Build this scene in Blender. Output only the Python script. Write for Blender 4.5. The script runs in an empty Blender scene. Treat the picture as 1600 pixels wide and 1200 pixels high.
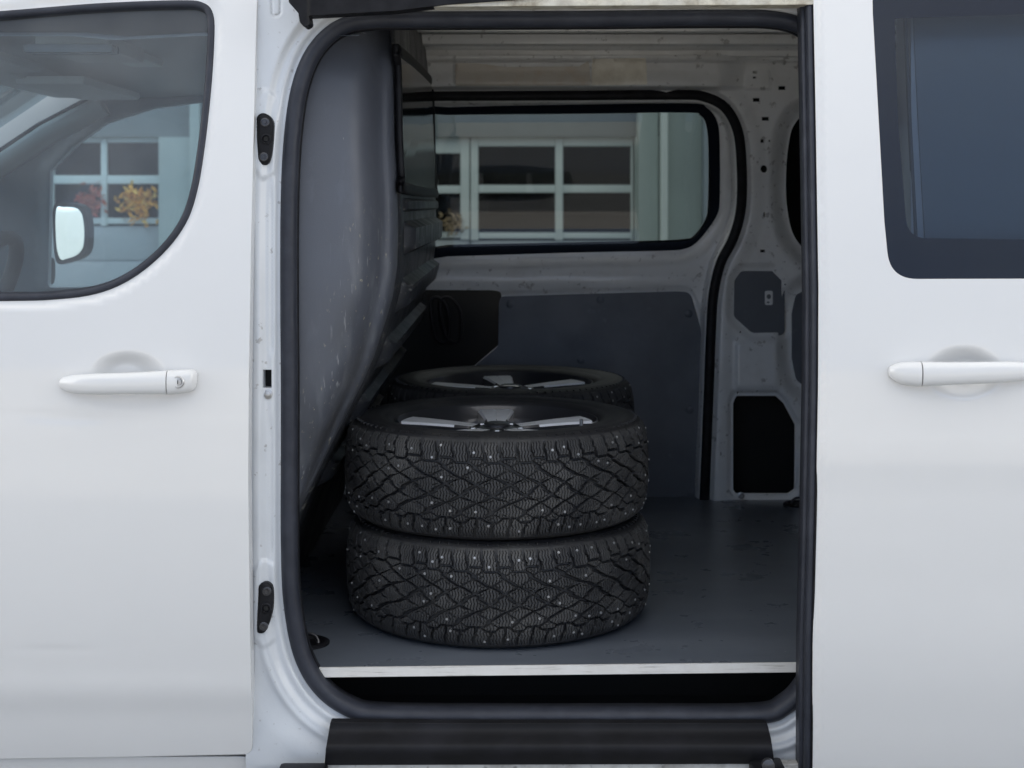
import bpy, bmesh, math, random
import numpy as np
from mathutils import Vector
from mathutils.geometry import delaunay_2d_cdt

# ------------------------------------------------------------------ camera, sky, sun, exposure
F, D, ZC, HY = 2240.0, 2.70, 1.47, 320.0     # focal length in photo pixels, distance to body side, eye height, horizon row
FLOOR = 0.57
scene = bpy.context.scene
C = scene.collection
cd = bpy.data.cameras.new('camera'); cam = bpy.data.objects.new('camera', cd); C.objects.link(cam)
cam.location = (0, -D, ZC); cam.rotation_euler = (math.radians(90), 0, 0)
cd.sensor_width = 36; cd.lens = F / 1600 * 36; cd.shift_y = -(600 - HY) / 1600
cd.clip_start = 0.05; cd.clip_end = 3000
cd.dof.use_dof = True; cd.dof.focus_distance = 2.9; cd.dof.aperture_fstop = 6.3
scene.camera = cam
w = bpy.data.worlds.new('World'); scene.world = w; w.use_nodes = True
nt = w.node_tree; bg = nt.nodes['Background']
sky = nt.nodes.new('ShaderNodeTexSky'); sky.sky_type = 'NISHITA'; sky.sun_disc = False
SUN_EL, SUN_AZ = 30, 8                      # elevation, compass angle from +Y clockwise
sky.sun_elevation = math.radians(SUN_EL); sky.sun_rotation = math.radians(SUN_AZ)
sky.dust_density = 1.0; sky.air_density = 1.0; sky.ozone_density = 1.0
hs = nt.nodes.new('ShaderNodeHueSaturation'); hs.inputs['Saturation'].default_value = 0.03
nt.links.new(sky.outputs[0], hs.inputs['Color']); nt.links.new(hs.outputs[0], bg.inputs['Color'])
bg.inputs['Strength'].default_value = 0.14
sd_ = bpy.data.lights.new('sun', 'SUN'); sd_.energy = 4.6; sd_.angle = math.radians(1.0); sd_.color = (1, 0.92, 0.82)
sun = bpy.data.objects.new('sun', sd_); C.objects.link(sun)
a, e = math.radians(SUN_AZ), math.radians(SUN_EL)
sdir = Vector((math.sin(a) * math.cos(e), math.cos(a) * math.cos(e), math.sin(e)))
sun.rotation_euler = sdir.to_track_quat('Z', 'Y').to_euler(); sun.location = sdir * 20
vs = scene.view_settings; vs.view_transform = 'Standard'; vs.look = 'None'; vs.gamma = 1; vs.use_curve_mapping = False
vs.exposure = 2.38
scene.render.engine = 'CYCLES'
scene.cycles.max_bounces = 14; scene.cycles.diffuse_bounces = 7; scene.cycles.transparent_max_bounces = 16

# ------------------------------------------------------------------ helpers
rnd = random.Random(7)
def XZ(u, v, Y):
    d = D + Y
    return (u - 800) / F * d, ZC - (v - HY) / F * d
def W(u, v, Y):
    x, z = XZ(u, v, Y); return Vector((x, Y, z))
def tag(o, label=None, cat=None, group=None, kind=None):
    if label: o['label'] = label
    if cat: o['category'] = cat
    if group: o['group'] = group
    if kind: o['kind'] = kind
    return o
def empty(name, loc=(0, 0, 0), parent=None):
    o = bpy.data.objects.new(name, None); C.objects.link(o); o.location = loc; o.empty_display_size = .1
    if parent: o.parent = parent
    return o
def mk(name, verts, faces, mat, parent=None, smooth=True, sharp=None):
    me = bpy.data.meshes.new(name)
    me.from_pydata([tuple(p) for p in verts], [], faces)
    if mat: me.materials.append(mat)
    if smooth:
        me.polygons.foreach_set('use_smooth', [True] * len(me.polygons))
        if sharp: me.set_sharp_from_angle(angle=math.radians(sharp))
    me.update()
    o = bpy.data.objects.new(name, me); C.objects.link(o)
    if parent:
        o.parent = parent
        if parent.type == 'EMPTY' or parent.type == 'MESH':
            m = parent.matrix_basis.copy(); p = parent
            off = Vector(p.location)
            while p.parent: p = p.parent; off += Vector(p.location)
            me.transform(__import__('mathutils').Matrix.Translation(-off))
    return o
def from_bm(name, bm, mat, parent=None, smooth=True, sharp=35):
    bmesh.ops.recalc_face_normals(bm, faces=bm.faces)
    vs_ = [v.co.copy() for v in bm.verts]; bm.verts.index_update()
    fs_ = [[v.index for v in f.verts] for f in bm.faces]; bm.free()
    return mk(name, vs_, fs_, mat, parent, smooth, sharp)
def box(name, x0, x1, y0, y1, z0, z1, mat, parent=None, bev=0.0, rot=None):
    bm = bmesh.new(); add_box(bm, x0, x1, y0, y1, z0, z1, bev, rot)
    return from_bm(name, bm, mat, parent)
def add_box(bm, x0, x1, y0, y1, z0, z1, bev=0.0, rot=None):
    b = bmesh.new(); r = bmesh.ops.create_cube(b, size=1)
    for v in b.verts:
        v.co = Vector(((v.co.x) * (x1 - x0), v.co.y * (y1 - y0), v.co.z * (z1 - z0)))
    if bev > 0: bmesh.ops.bevel(b, geom=b.edges[:] , offset=bev, segments=2, profile=.6, affect='EDGES')
    c = Vector(((x0 + x1) / 2, (y0 + y1) / 2, (z0 + z1) / 2))
    for v in b.verts:
        if rot is not None: v.co = rot @ v.co
        v.co += c
    me = bpy.data.meshes.new('t'); b.to_mesh(me); b.free(); bm.from_mesh(me); bpy.data.meshes.remove(me)
def rp(pts, n=6):
    """rounded polygon: (u, v, radius)"""
    out = []; N = len(pts)
    for i in range(N):
        p = Vector(pts[i][:2]); r = pts[i][2] if len(pts[i]) > 2 else 0
        if r <= 0: out.append((p.x, p.y)); continue
        a_ = Vector(pts[i - 1][:2]); b_ = Vector(pts[(i + 1) % N][:2])
        da = (a_ - p); db = (b_ - p); la, lb = da.length, db.length
        da.normalize(); db.normalize()
        ang = math.acos(max(-1, min(1, da.dot(db))))
        if ang > 3.1: out.append((p.x, p.y)); continue
        t = min(r / math.tan(ang / 2), la * .49, lb * .49)
        s = p + da * t; e_ = p + db * t
        for k in range(n + 1):
            f = k / n
            q = s * (1 - f) ** 2 + p * 2 * f * (1 - f) + e_ * f * f
            out.append((q.x, q.y))
    return out
def cr(pts, n=6, closed=True):
    out = []; N = len(pts); P = [np.array(p[:], float) for p in pts]
    rng = range(N) if closed else range(N - 1)
    for i in rng:
        if closed: p0, p1, p2, p3 = P[i - 1], P[i], P[(i + 1) % N], P[(i + 2) % N]
        else: p0, p1, p2, p3 = P[max(i - 1, 0)], P[i], P[i + 1], P[min(i + 2, N - 1)]
        for k in range(n):
            t = k / n
            out.append(tuple(.5 * ((2 * p1) + (-p0 + p2) * t + (2 * p0 - 5 * p1 + 4 * p2 - p3) * t * t + (-p0 + 3 * p1 - 3 * p2 + p3) * t ** 3)))
    if not closed: out.append(tuple(P[-1]))
    return out
def ell(cu, cv, a_, b_, n=16):
    return [(cu + a_ * math.cos(2 * math.pi * k / n), cv + b_ * math.sin(2 * math.pi * k / n)) for k in range(n)]
def rect(u0, v0, u1, v1, r=0): return rp([(u0, v0, r), (u1, v0, r), (u1, v1, r), (u0, v1, r)], 4)
def inside(poly, u, v):
    poly = np.asarray(poly); x0 = poly[:, 0]; y0 = poly[:, 1]; x1 = np.roll(x0, -1); y1 = np.roll(y0, -1)
    r = np.zeros(u.shape, bool)
    for a0, b0, a1, b1 in zip(x0, y0, x1, y1):
        c = ((b0 > v) != (b1 > v))
        with np.errstate(divide='ignore', invalid='ignore'):
            r ^= c & (u < (a1 - a0) * (v - b0) / (b1 - b0 + 1e-12) + a0)
    return r
def dist(poly, u, v, closed=True):
    poly = np.asarray(poly); m = np.full(u.shape, 1e9); n = len(poly)
    for i in range(n if closed else n - 1):
        a0 = poly[i]; b0 = poly[(i + 1) % n]; e_ = b0 - a0; L = e_ @ e_ + 1e-12
        t = np.clip(((u - a0[0]) * e_[0] + (v - a0[1]) * e_[1]) / L, 0, 1)
        m = np.minimum(m, np.hypot(u - a0[0] - t * e_[0], v - a0[1] - t * e_[1]))
    return m
def sdf(poly, u, v):
    d_ = dist(poly, u, v); return np.where(inside(poly, u, v), -d_, d_)
def ss(a_, b_, x):
    t = np.clip((x - a_) / (b_ - a_), 0, 1); return t * t * (3 - 2 * t)
def resample(poly, sp):
    out = []; n = len(poly)
    for i in range(n):
        a0 = poly[i]; b0 = poly[(i + 1) % n]
        L = math.hypot(b0[0] - a0[0], b0[1] - a0[1])
        if L < 1e-6: continue
        k = max(1, int(round(L / sp)))
        for j in range(k): out.append((a0[0] + (b0[0] - a0[0]) * j / k, a0[1] + (b0[1] - a0[1]) * j / k))
    return out
def sheet(name, outer, holes, yf, mat, parent, sp=6, flange=0.0, hole_flange=None, dense=None, sharp=None):
    """sheet metal traced on a surface Y = yf(u, v); holes cut through; edges folded back by flange"""
    if not callable(yf):
        y0 = yf; yf = lambda u, v: np.full(np.shape(u), y0, float)
    loops = [resample(outer, sp)] + [resample(h, min(sp, max(2.0, math.sqrt(abs(poly_area(h))) / 5))) for h in holes]
    pts = []; edges = []
    for lp in loops:
        b = len(pts); pts += lp; edges += [(b + i, b + (i + 1) % len(lp)) for i in range(len(lp))]
    o = np.array(outer); u0, v0 = o.min(0); u1, v1 = o.max(0)
    gu, gv = np.meshgrid(np.arange(u0 + sp / 2, u1, sp), np.arange(v0 + sp / 2, v1, sp))
    gu = gu.ravel().copy(); gv = gv.ravel()
    gu += (np.round(gv / sp).astype(int) % 2) * sp * .5
    if dense:
        for (a0, b0, a1, b1, s2) in dense:
            du, dv = np.meshgrid(np.arange(a0, a1, s2), np.arange(b0, b1, s2)); du = du.ravel(); dv = dv.ravel()
            keep = ~((gu > a0) & (gu < a1) & (gv > b0) & (gv < b1)); gu = np.concatenate([gu[keep], du]); gv = np.concatenate([gv[keep], dv])
    k = inside(outer, gu, gv) & (dist(outer, gu, gv) > sp * .4)
    for h in holes: k &= (sdf(h, gu, gv) > min(sp * .4, 2))
    pts += list(zip(gu[k].tolist(), gv[k].tolist()))
    r = delaunay_2d_cdt([Vector(p) for p in pts], edges, [], 0, 1e-5)
    vv = np.array([(p.x, p.y) for p in r[0]]); ff = np.array([f for f in r[2] if len(f) == 3])
    cen = vv[ff].mean(1); ok = inside(outer, cen[:, 0], cen[:, 1])
    for h in holes: ok &= ~inside(h, cen[:, 0], cen[:, 1])
    ff = ff[ok]
    u, v = vv[:, 0], vv[:, 1]; Y = yf(u, v); d_ = D + Y
    V = np.stack([(u - 800) / F * d_, Y, ZC - (v - HY) / F * d_], 1).tolist()
    Fc = []
    for f in ff.tolist():      # orient normals to -Y
        p, q, s = vv[f[0]], vv[f[1]], vv[f[2]]
        if (q[0] - p[0]) * (s[1] - p[1]) - (q[1] - p[1]) * (s[0] - p[0]) > 0: f = [f[0], f[2], f[1]]
        Fc.append(f)
    orig = {}
    for i, lst in enumerate(r[3]):
        for j in lst: orig[j] = i
    e1 = 1.0
    def pos(uu, vv2):
        y_ = yf(uu, vv2); dd = D + y_
        return np.stack([(uu - 800) / F * dd, y_, ZC - (vv2 - HY) / F * dd], 1)
    nrm = np.cross(pos(u + e1, v) - pos(u - e1, v), pos(u, v + e1) - pos(u, v - e1)); nrm /= np.linalg.norm(nrm, axis=1, keepdims=True) + 1e-12
    nrm = np.where(nrm[:, 1:2] > 0, -nrm, nrm).tolist()
    b = 0
    for li, lp in enumerate(loops):
        fl = flange if li == 0 else (flange if hole_flange is None else hole_flange)
        if fl:
            idx = [orig[b + i] for i in range(len(lp))]; nb = len(V); n = len(idx)
            # turned edge: a small rounded lip, then the flange straight back
            hs_ = -1 if li == 0 else 1
            q_ = np.array([V[i] for i in idx]); tg = np.roll(q_, -1, 0) - np.roll(q_, 1, 0)
            on = np.stack([tg[:, 2], 0 * tg[:, 0], -tg[:, 0]], 1); on /= np.linalg.norm(on, axis=1, keepdims=True) + 1e-12
            ar = poly_area([(p_[0], p_[2]) for p_ in q_.tolist()])
            if (ar < 0) ^ (li > 0): on = -on
            N0 = np.array([nrm[i] for i in idx]); lip = min(.0012, fl * .3)
            V += (q_ + on * lip * .6 + np.array([0, lip * .35, 0])).tolist(); mid = N0 + on; nrm += (mid / np.linalg.norm(mid, axis=1, keepdims=True)).tolist()
            V += (q_ + on * lip + np.array([0, lip, 0])).tolist(); nrm += on.tolist()
            V += (q_ + on * lip + np.array([0, fl, 0])).tolist(); nrm += on.tolist()
            for a0_, b0_ in ((None, nb), (nb, nb + n), (nb + n, nb + 2 * n)):
                for i in range(n):
                    j = (i + 1) % n
                    Fc.append([idx[i] if a0_ is None else a0_ + i, idx[j] if a0_ is None else a0_ + j, b0_ + j, b0_ + i])
        b += len(lp)
    used = sorted({i for f in Fc for i in f}); mp = {o_: n_ for n_, o_ in enumerate(used)}
    o_ = mk(name, [V[i] for i in used], [[mp[i] for i in f] for f in Fc], mat, parent, True, None)
    # faces must wind with their normals
    me_ = o_.data; bmf = bmesh.new(); bmf.from_mesh(me_); bmf.faces.ensure_lookup_table()
    Nn = [Vector(nrm[i]) for i in used]
    for f in bmf.faces:
        sm = Vector((0, 0, 0))
        for vx in f.verts: sm += Nn[vx.index]
        if f.normal.dot(sm) < 0: f.normal_flip()
    bmf.to_mesh(me_); bmf.free()
    me_.normals_split_custom_set_from_vertices([tuple(x) for x in Nn])
    return o_
def poly_area(p):
    p = np.asarray(p); return .5 * np.sum(p[:, 0] * np.roll(p[:, 1], -1) - p[:, 1] * np.roll(p[:, 0], -1))
def sweep(name, path, yf, prof, mat, parent, closed=True, sp=8, px=True, sharp=None):
    """sweep a profile [(in-plane metres, depth metres)] along a traced path"""
    P = resample(path, sp) if closed else path
    if not callable(yf): y0 = yf; yf = lambda u, v: np.full(np.shape(u), y0, float)
    u = np.array([p[0] for p in P], float); v = np.array([p[1] for p in P], float); Y = yf(u, v)
    c = np.stack([(u - 800) / F * (D + Y), ZC - (v - HY) / F * (D + Y)], 1)
    n = len(c)
    if closed: tg = np.roll(c, -1, 0) - np.roll(c, 1, 0)
    else: tg = np.gradient(c, axis=0)
    tg /= np.linalg.norm(tg, axis=1, keepdims=True) + 1e-12
    nm = np.stack([-tg[:, 1], tg[:, 0]], 1)
    V = []; Fc = []; m = len(prof)
    for i in range(n):
        for (a_, b_) in prof: V.append((c[i, 0] + nm[i, 0] * a_, Y[i] + b_, c[i, 1] + nm[i, 1] * a_))
    for i in range(n if closed else n - 1):
        for j in range(m):
            i2 = (i + 1) % n; j2 = (j + 1) % m
            Fc.append([i * m + j, i * m + j2, i2 * m + j2, i2 * m + j])
    if not closed: Fc += [list(range(m)), list(range((n - 1) * m, n * m))]
    return mk(name, V, Fc, mat, parent, True, sharp)
def dprof(wd, h, n=8, back=.004):
    """rounded D section, bulging to -Y"""
    return [(wd / 2 * math.cos(math.pi * k / n), -h * math.sin(math.pi * k / n)) for k in range(n + 1)] + [(-wd / 2, back), (wd / 2, back)]
def gridmesh(name, rows, mat, parent, wrap=False, smooth=True, sharp=None, caps=False):
    V = [p for r_ in rows for p in r_]; m = len(rows[0]); Fc = []
    for i in range(len(rows) - 1):
        for j in range(m if wrap else m - 1):
            j2 = (j + 1) % m; Fc.append([i * m + j, i * m + j2, (i + 1) * m + j2, (i + 1) * m + j])
    if caps: Fc += [list(range(m)), list(range((len(rows) - 1) * m, len(rows) * m))]
    return mk(name, V, Fc, mat, parent, smooth, sharp)
def lathe(bm, prof, n=48, c=(0, 0, 0), close=False):
    rings = []
    for k in range(n):
        t = 2 * math.pi * k / n
        rings.append([bm.verts.new((c[0] + r * math.cos(t), c[1] + r * math.sin(t), c[2] + z)) for r, z in prof])
    m = len(prof)
    for k in range(n):
        A, B = rings[k], rings[(k + 1) % n]
        for j in range(m if close else m - 1):
            j2 = (j + 1) % m; bm.faces.new([A[j], B[j], B[j2], A[j2]])
def disc_y(bm, x, y, z, prof, n=16):
    """lathe about a Y axis: prof (radius, y offset)"""
    rings = []
    for k in range(n):
        t = 2 * math.pi * k / n
        rings.append([bm.verts.new((x + r * math.cos(t), y + dy, z + r * math.sin(t))) for r, dy in prof])
    for k in range(n):
        A, B = rings[k], rings[(k + 1) % n]
        for j in range(len(prof) - 1): bm.faces.new([A[j], B[j], B[j + 1], A[j + 1]])
    bm.faces.new([r_[0] for r_ in rings]); bm.faces.new([r_[-1] for r_ in rings])
def copy_tree(o, parent=None):
    c = o.copy(); C.objects.link(c)
    if parent: c.parent = parent
    for ch in o.children: copy_tree(ch, c)
    return c

# ------------------------------------------------------------------ materials
def M(name, col, rough=.5, metal=0, coat=0, spec=.5, noise=None, bump=None, dirt=None, rvar=None, aniso=None):
    m = bpy.data.materials.new(name); m.use_nodes = True; t = m.node_tree; N = t.nodes; L = t.links
    b = N['Principled BSDF']; b.inputs['Base Color'].default_value = (*col, 1); b.inputs['Roughness'].default_value = rough
    b.inputs['Metallic'].default_value = metal; b.inputs['Coat Weight'].default_value = coat; b.inputs['Coat Roughness'].default_value = .04
    b.inputs['Specular IOR Level'].default_value = spec
    tc = N.new('ShaderNodeTexCoord'); last = None
    def nz(scale, det=4, ro=.5, sc=None):
        n = N.new('ShaderNodeTexNoise'); n.inputs['Scale'].default_value = scale; n.inputs['Detail'].default_value = det; n.inputs['Roughness'].default_value = ro
        if sc:
            mp = N.new('ShaderNodeMapping'); mp.inputs['Scale'].default_value = sc; L.new(tc.outputs['Object'], mp.inputs[0]); L.new(mp.outputs[0], n.inputs['Vector'])
        else: L.new(tc.outputs['Object'], n.inputs['Vector'])
        return n
    def ramp(src, a_, b_, lo=0, hi=1):
        r = N.new('ShaderNodeMapRange'); r.inputs['From Min'].default_value = a_; r.inputs['From Max'].default_value = b_
        r.inputs['To Min'].default_value = lo; r.inputs['To Max'].default_value = hi; L.new(src, r.inputs[0]); return r.outputs[0]
    cur = None
    def mix(fac, c2, c1=None):
        nonlocal cur
        mx = N.new('ShaderNodeMix'); mx.data_type = 'RGBA'
        L.new(fac, mx.inputs[0])
        if cur: L.new(cur, mx.inputs[6])
        else: mx.inputs[6].default_value = (*(c1 or col), 1)
        mx.inputs[7].default_value = (*c2, 1); cur = mx.outputs[2]
    if noise:
        for (sc, c2, a_, b_, amt, *rest) in noise:
            n = nz(sc, 5, .6, rest[0] if rest else None); mix(ramp(n.outputs[0], a_, b_, 0, amt), c2)
    if cur: L.new(cur, b.inputs['Base Color'])
    if rvar:
        n = nz(rvar[0], 5, .6, rvar[3] if len(rvar) > 3 else None); L.new(ramp(n.outputs[0], .3, .7, rvar[1], rvar[2]), b.inputs['Roughness'])
    if bump:
        h = None
        for (sc, st, *rest) in bump:
            n = nz(sc, 4, .6, rest[0] if rest else None); bp = N.new('ShaderNodeBump'); bp.inputs['Strength'].default_value = 1; bp.inputs['Distance'].default_value = st
            L.new(n.outputs[0], bp.inputs['Height'])
            if h: L.new(h, bp.inputs['Normal'])
            h = bp.outputs[0]
        L.new(h, b.inputs['Normal'])
    return m
def glass(name, tint, refl=1.0, rough=.0, haze=0.0):
    m = bpy.data.materials.new(name); m.use_nodes = True; t = m.node_tree; N = t.nodes; L = t.links
    N.remove(N['Principled BSDF']); out = N['Material Output']
    tr = N.new('ShaderNodeBsdfTransparent'); tr.inputs[0].default_value = (*tint, 1)
    gl = N.new('ShaderNodeBsdfGlossy'); gl.inputs['Roughness'].default_value = rough; gl.inputs[0].default_value = (refl, refl, refl, 1)
    fr = N.new('ShaderNodeFresnel'); fr.inputs[0].default_value = 1.5
    mx = N.new('ShaderNodeMixShader'); L.new(fr.outputs[0], mx.inputs[0]); L.new(tr.outputs[0], mx.inputs[1]); L.new(gl.outputs[0], mx.inputs[2])
    last = mx.outputs[0]
    if haze:  # diffuse veil laid over the pane in place of reflected haze
        df = N.new('ShaderNodeBsdfDiffuse'); df.inputs[0].default_value = (.6, .62, .62, 1)
        n = N.new('ShaderNodeTexNoise'); n.inputs['Scale'].default_value = 9; n.inputs['Detail'].default_value = 6
        tc = N.new('ShaderNodeTexCoord'); L.new(tc.outputs['Object'], n.inputs['Vector'])
        r = N.new('ShaderNodeMapRange'); r.inputs['From Min'].default_value = .3; r.inputs['From Max'].default_value = .75; r.inputs['To Min'].default_value = haze * .5; r.inputs['To Max'].default_value = haze
        L.new(n.outputs[0], r.inputs[0])
        m2 = N.new('ShaderNodeMixShader'); L.new(r.outputs[0], m2.inputs[0]); L.new(last, m2.inputs[1]); L.new(df.outputs[0], m2.inputs[2]); last = m2.outputs[0]
    L.new(last, out.inputs[0]); return m

paint = M('white_paint', (.715, .71, .695), .3, coat=1, noise=[(3, (.685, .683, .672), .3, .7, .6)], bump=[(260, .00004), (1.6, .0030)])
paint_in = M('white_inner_paint', (.80, .80, .785), .38, coat=.4,
             noise=[(9, (.62, .61, .58), .5, .75, .6), (38, (.22, .20, .18), .61, .68, .6)], bump=[(40, .0006)])
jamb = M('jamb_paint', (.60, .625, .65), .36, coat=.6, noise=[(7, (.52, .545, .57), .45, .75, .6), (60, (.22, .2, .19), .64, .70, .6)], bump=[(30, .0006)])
dirty = M('dirty_white_paint', (.62, .61, .58), .5, noise=[(14, (.32, .30, .27), .45, .65, .8), (70, (.12, .11, .1), .6, .7, .7)])
rubber = M('rubber', (.024, .027, .037), .5, spec=.35, noise=[(20, (.042, .046, .06), .4, .7, .7), (260, (.4, .4, .4), .76, .8, .8)], bump=[(45, .0012)], rvar=(12, .38, .6))
black = M('black_plastic', (.006, .006, .0075), .5, spec=.2, bump=[(300, .0002)], noise=[(25, (.016, .016, .019), .4, .7, .8)])
frit_m = M('door_frit', (.018, .042, .09), .8, spec=.1)
black_gloss = M('black_frit', (.006, .009, .016), .8, spec=.1)
step_m = M('step_plastic', (.007, .007, .0085), .6, spec=.25, noise=[(9, (.016, .016, .02), .45, .7, .8), (240, (.5, .5, .5), .77, .8, .9)], bump=[(12, .002), (300, .0003)])
void = M('shade_black', (.01, .01, .01), .9)  # near-black fill that stands in for shade in holes and recesses
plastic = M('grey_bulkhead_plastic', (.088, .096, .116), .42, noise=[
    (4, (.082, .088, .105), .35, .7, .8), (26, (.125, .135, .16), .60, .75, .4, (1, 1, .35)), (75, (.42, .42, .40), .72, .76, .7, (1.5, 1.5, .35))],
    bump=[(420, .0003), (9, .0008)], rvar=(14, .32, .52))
plastic_shaded = M('shaded_bulkhead_plastic', (.025, .027, .031), .38, noise=[(60, (.16, .155, .14), .60, .66, .8, (1, .3, 1.5))], bump=[(350, .0004)], rvar=(10, .28, .5))  # shaded copy of the bulkhead plastic, darkened for its dim cargo side
board = M('grey_hardboard', (.118, .130, .150), .5, noise=[(6, (.14, .152, .175), .4, .7, .9), (16, (.26, .275, .29), .66, .78, .5), (5, (.098, .108, .126), .5, .7, .8)], rvar=(8, .4, .6), bump=[(200, .0002)])
floor_m = M('floor_board_top', (.115, .130, .155), .42, noise=[
    (5, (.145, .162, .19), .4, .7, .9, (.5, 2, 1)), (45, (.19, .205, .23), .62, .76, .5, (.2, 2, 1)), (130, (.4, .41, .42), .69, .73, .6), (16, (.185, .20, .225), .60, .75, .4, (.15, 3, 1))],
    rvar=(7, .25, .34), bump=[(260, .00015)])
edge_m = M('board_edge', (.66, .64, .60), .6, noise=[(60, (.25, .23, .2), .56, .68, .7, (.15, 1, 4)), (25, (.75, .74, .71), .4, .7, .6)], bump=[(90, .0005)])
tyre_m = M('tyre_rubber', (.030, .030, .031), .6, noise=[(6, (.105, .102, .097), .48, .72, .8), (90, (.12, .115, .105), .62, .8, .5)], bump=[(500, .0004)], rvar=(20, .5, .75))
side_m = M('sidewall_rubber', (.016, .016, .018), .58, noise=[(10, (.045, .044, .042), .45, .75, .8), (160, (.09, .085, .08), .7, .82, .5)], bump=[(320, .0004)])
stud_m = M('stud_metal', (.40, .40, .40), .45, metal=.6)
alloy = M('machined_alloy', (.80, .81, .84), .3, metal=.55, rvar=(40, .2, .4))
alloy_dark = M('dark_alloy', (.05, .05, .055), .28, metal=.4, coat=.6)
silver = M('silver_spoke_paint', (.88, .885, .90), .4, metal=0, coat=.5, noise=[(30, (.7, .7, .7), .5, .75, .6)])
steel = M('steel', (.5, .5, .5), .35, metal=1)
g_front = glass('door_glass', (.68, .785, .83), 1.0, haze=.13)
g_far = glass('tinted_glass', (.285, .31, .295), .8, haze=.035)
g_priv = glass('privacy_glass', (.33, .40, .48), 1.0)
g_bulk = glass('bulkhead_glass', (.10, .11, .12), 1.0)
cab_m = M('headliner_cloth', (.66, .69, .70), .85, noise=[(400, (.55, .58, .60), .4, .6, .6)], bump=[(300, .0004)])
cab_d = M('cab_trim', (.26, .30, .33), .6, bump=[(300, .0004)])
dash_m = M('dashboard_plastic', (.10, .10, .10), .55, bump=[(300, .0004)])
tan_m = M('brown_trim', (.16, .12, .10), .5)

# ------------------------------------------------------------------ ground
ground_m = M('pale_yard_bounce', (.22, .217, .207), .85, noise=[(.6, (.17, .168, .16), .4, .65, .8), (60, (.2, .2, .2), .6, .75, .5)], bump=[(120, .003)])  # yard kept pale to bounce light into the cargo bay
g = mk('ground', [(-400, -400, 0), (400, -400, 0), (400, 400, 0), (-400, 400, 0)], [[0, 1, 2, 3]], ground_m, smooth=False); tag(g, kind='structure')

# ------------------------------------------------------------------ garage building behind the van
GY = 12.3                                       # distance of its facade plane behind the van side
gb = empty('garage_building', (0, GY, 0)); tag(gb, 'pale grey garage building with white framed sectional doors, seen through the van windows', 'building')
wall_m = M('pale_render', (.40, .47, .45), .8, noise=[(1.5, (.34, .40, .385), .4, .7, .7)], bump=[(40, .002)])
lintel_m = M('grey_cladding', (.17, .20, .205), .6, noise=[(3, (.14, .165, .17), .4, .7, .6)])
gframe = M('door_frame_white', (.62, .70, .68), .5)
gpanel = M('door_panel', (.40, .44, .45), .55, noise=[(4, (.34, .38, .39), .4, .7, .5)])
gpane = M('garage_pane', (.012, .013, .014), .08, spec=.6)
inside_m = M('garage_inside', (.03, .028, .026), .9)
def gx(u): return (u - 800) / F * (D + GY)
def gz(v): return ZC - (v - HY) / F * (D + GY)
def bay(u0, u1, cols, rows, name='garage_door', extra=None):
    d_ = box(name, gx(u0), gx(u1), GY + .10, GY + .16, 0.0, gz(rows[0][0]) - 0.0, gpanel, gb)
    return d_
# facade pieces: left wall, piers between bays, lintel over everything
ztop = 9.4; lz = gz(214)  # top raised out of view so the garage shades the van
box('lintel', gx(-1800), gx(2800), GY - .02, GY + .3, lz, ztop, lintel_m, gb)
for (u0, u1) in ((-1800, -330), (250, 420), (992, 1045)):
    box('wall', gx(u0), gx(u1), GY - .06, GY + .3, 0, lz - .003, wall_m, gb)
box('wall', gx(300), gx(315), GY - .12, GY - .063, 0, 4.6, wall_m, gb)
# pilaster and stepped wall right of the door (rises past the lintel)
box('pilaster', gx(994), gx(1024), GY - .30, GY - .063, 0, ztop, wall_m, gb)
box('downpipe', gx(1026), gx(1037), GY - .42, GY - .30, 0, ztop, gframe, gb, .02)
box('wall', gx(1040), gx(2800), GY - .22, GY - .063, 0, ztop, wall_m, gb)
pilb = M('blue_grey_cladding', (.24, .29, .33), .6)
box('corner_cladding', gx(1092), gx(2800), GY - .40, GY - .225, 0, ztop, pilb, gb)
box('back_wall', gx(-1800), gx(2800), GY + 4, GY + 4.2, 0, ztop, inside_m, gb)
box('inner_floor', gx(-1800), gx(2800), GY + .31, GY + 4, 0.004, .05, inside_m, gb)
box('roof', gx(-1800), gx(2800), GY - .05, GY + 4.2, ztop + .003, ztop + .3, lintel_m, gb)
def sect_door(uL, uR, cols, rows, nm='garage_door'):
    door = box(nm, gx(uL), gx(uR), GY + .12, GY + .17, .02, gz(rows[-1][1]) - .09, gpanel, gb, .0)
    # rails and stiles as one welded frame, panes as sub-parts
    ys, ye = GY + .08, GY + .17
    bm = bmesh.new()
    ulist = [uL] + [x for c in cols for x in c] + [uR]
    zb = gz(rows[-1][1]) - .085
    for i in range(0, len(ulist), 2): add_box(bm, gx(ulist[i]), gx(ulist[i + 1]), ys, ye, zb, lz - .004, .006)
    for (c0, c1) in cols:
        edges = [213.5] + [x for r_ in rows for x in r_] + [rows[-1][1] + 10]
        for i in range(0, len(edges), 2): add_box(bm, gx(c0) + .001, gx(c1) - .001, ys + .012, ye - .004, gz(edges[i + 1]), gz(edges[i]) - .004, .006)
    from_bm('door_frame', bm, gframe, door)
    for (c0, c1) in cols:
        for (r0, r1) in rows:
            box('pane', gx(c0) + .004, gx(c1) - .004, GY + .13, GY + .145, gz(r1) + .004, gz(r0) - .004, g_pane2, door)
    for k in range(3):
        z0 = .05 + k * .42
        box('door_section', gx(uL) + .02, gx(uR) - .02, GY + .10, GY + .118, z0, min(z0 + .40, zb - .02), gpanel, door, .004)
    return door
g_pane2 = glass('garage_glass', (.85, .87, .87), .3)
sect_door(735, 990, [(747, 868), (880, 987)], [(228, 288), (301, 363)])
sect_door(590, 733, [(604, 646), (657, 719)], [(239, 289), (302, 362)], 'side_door')
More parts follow.
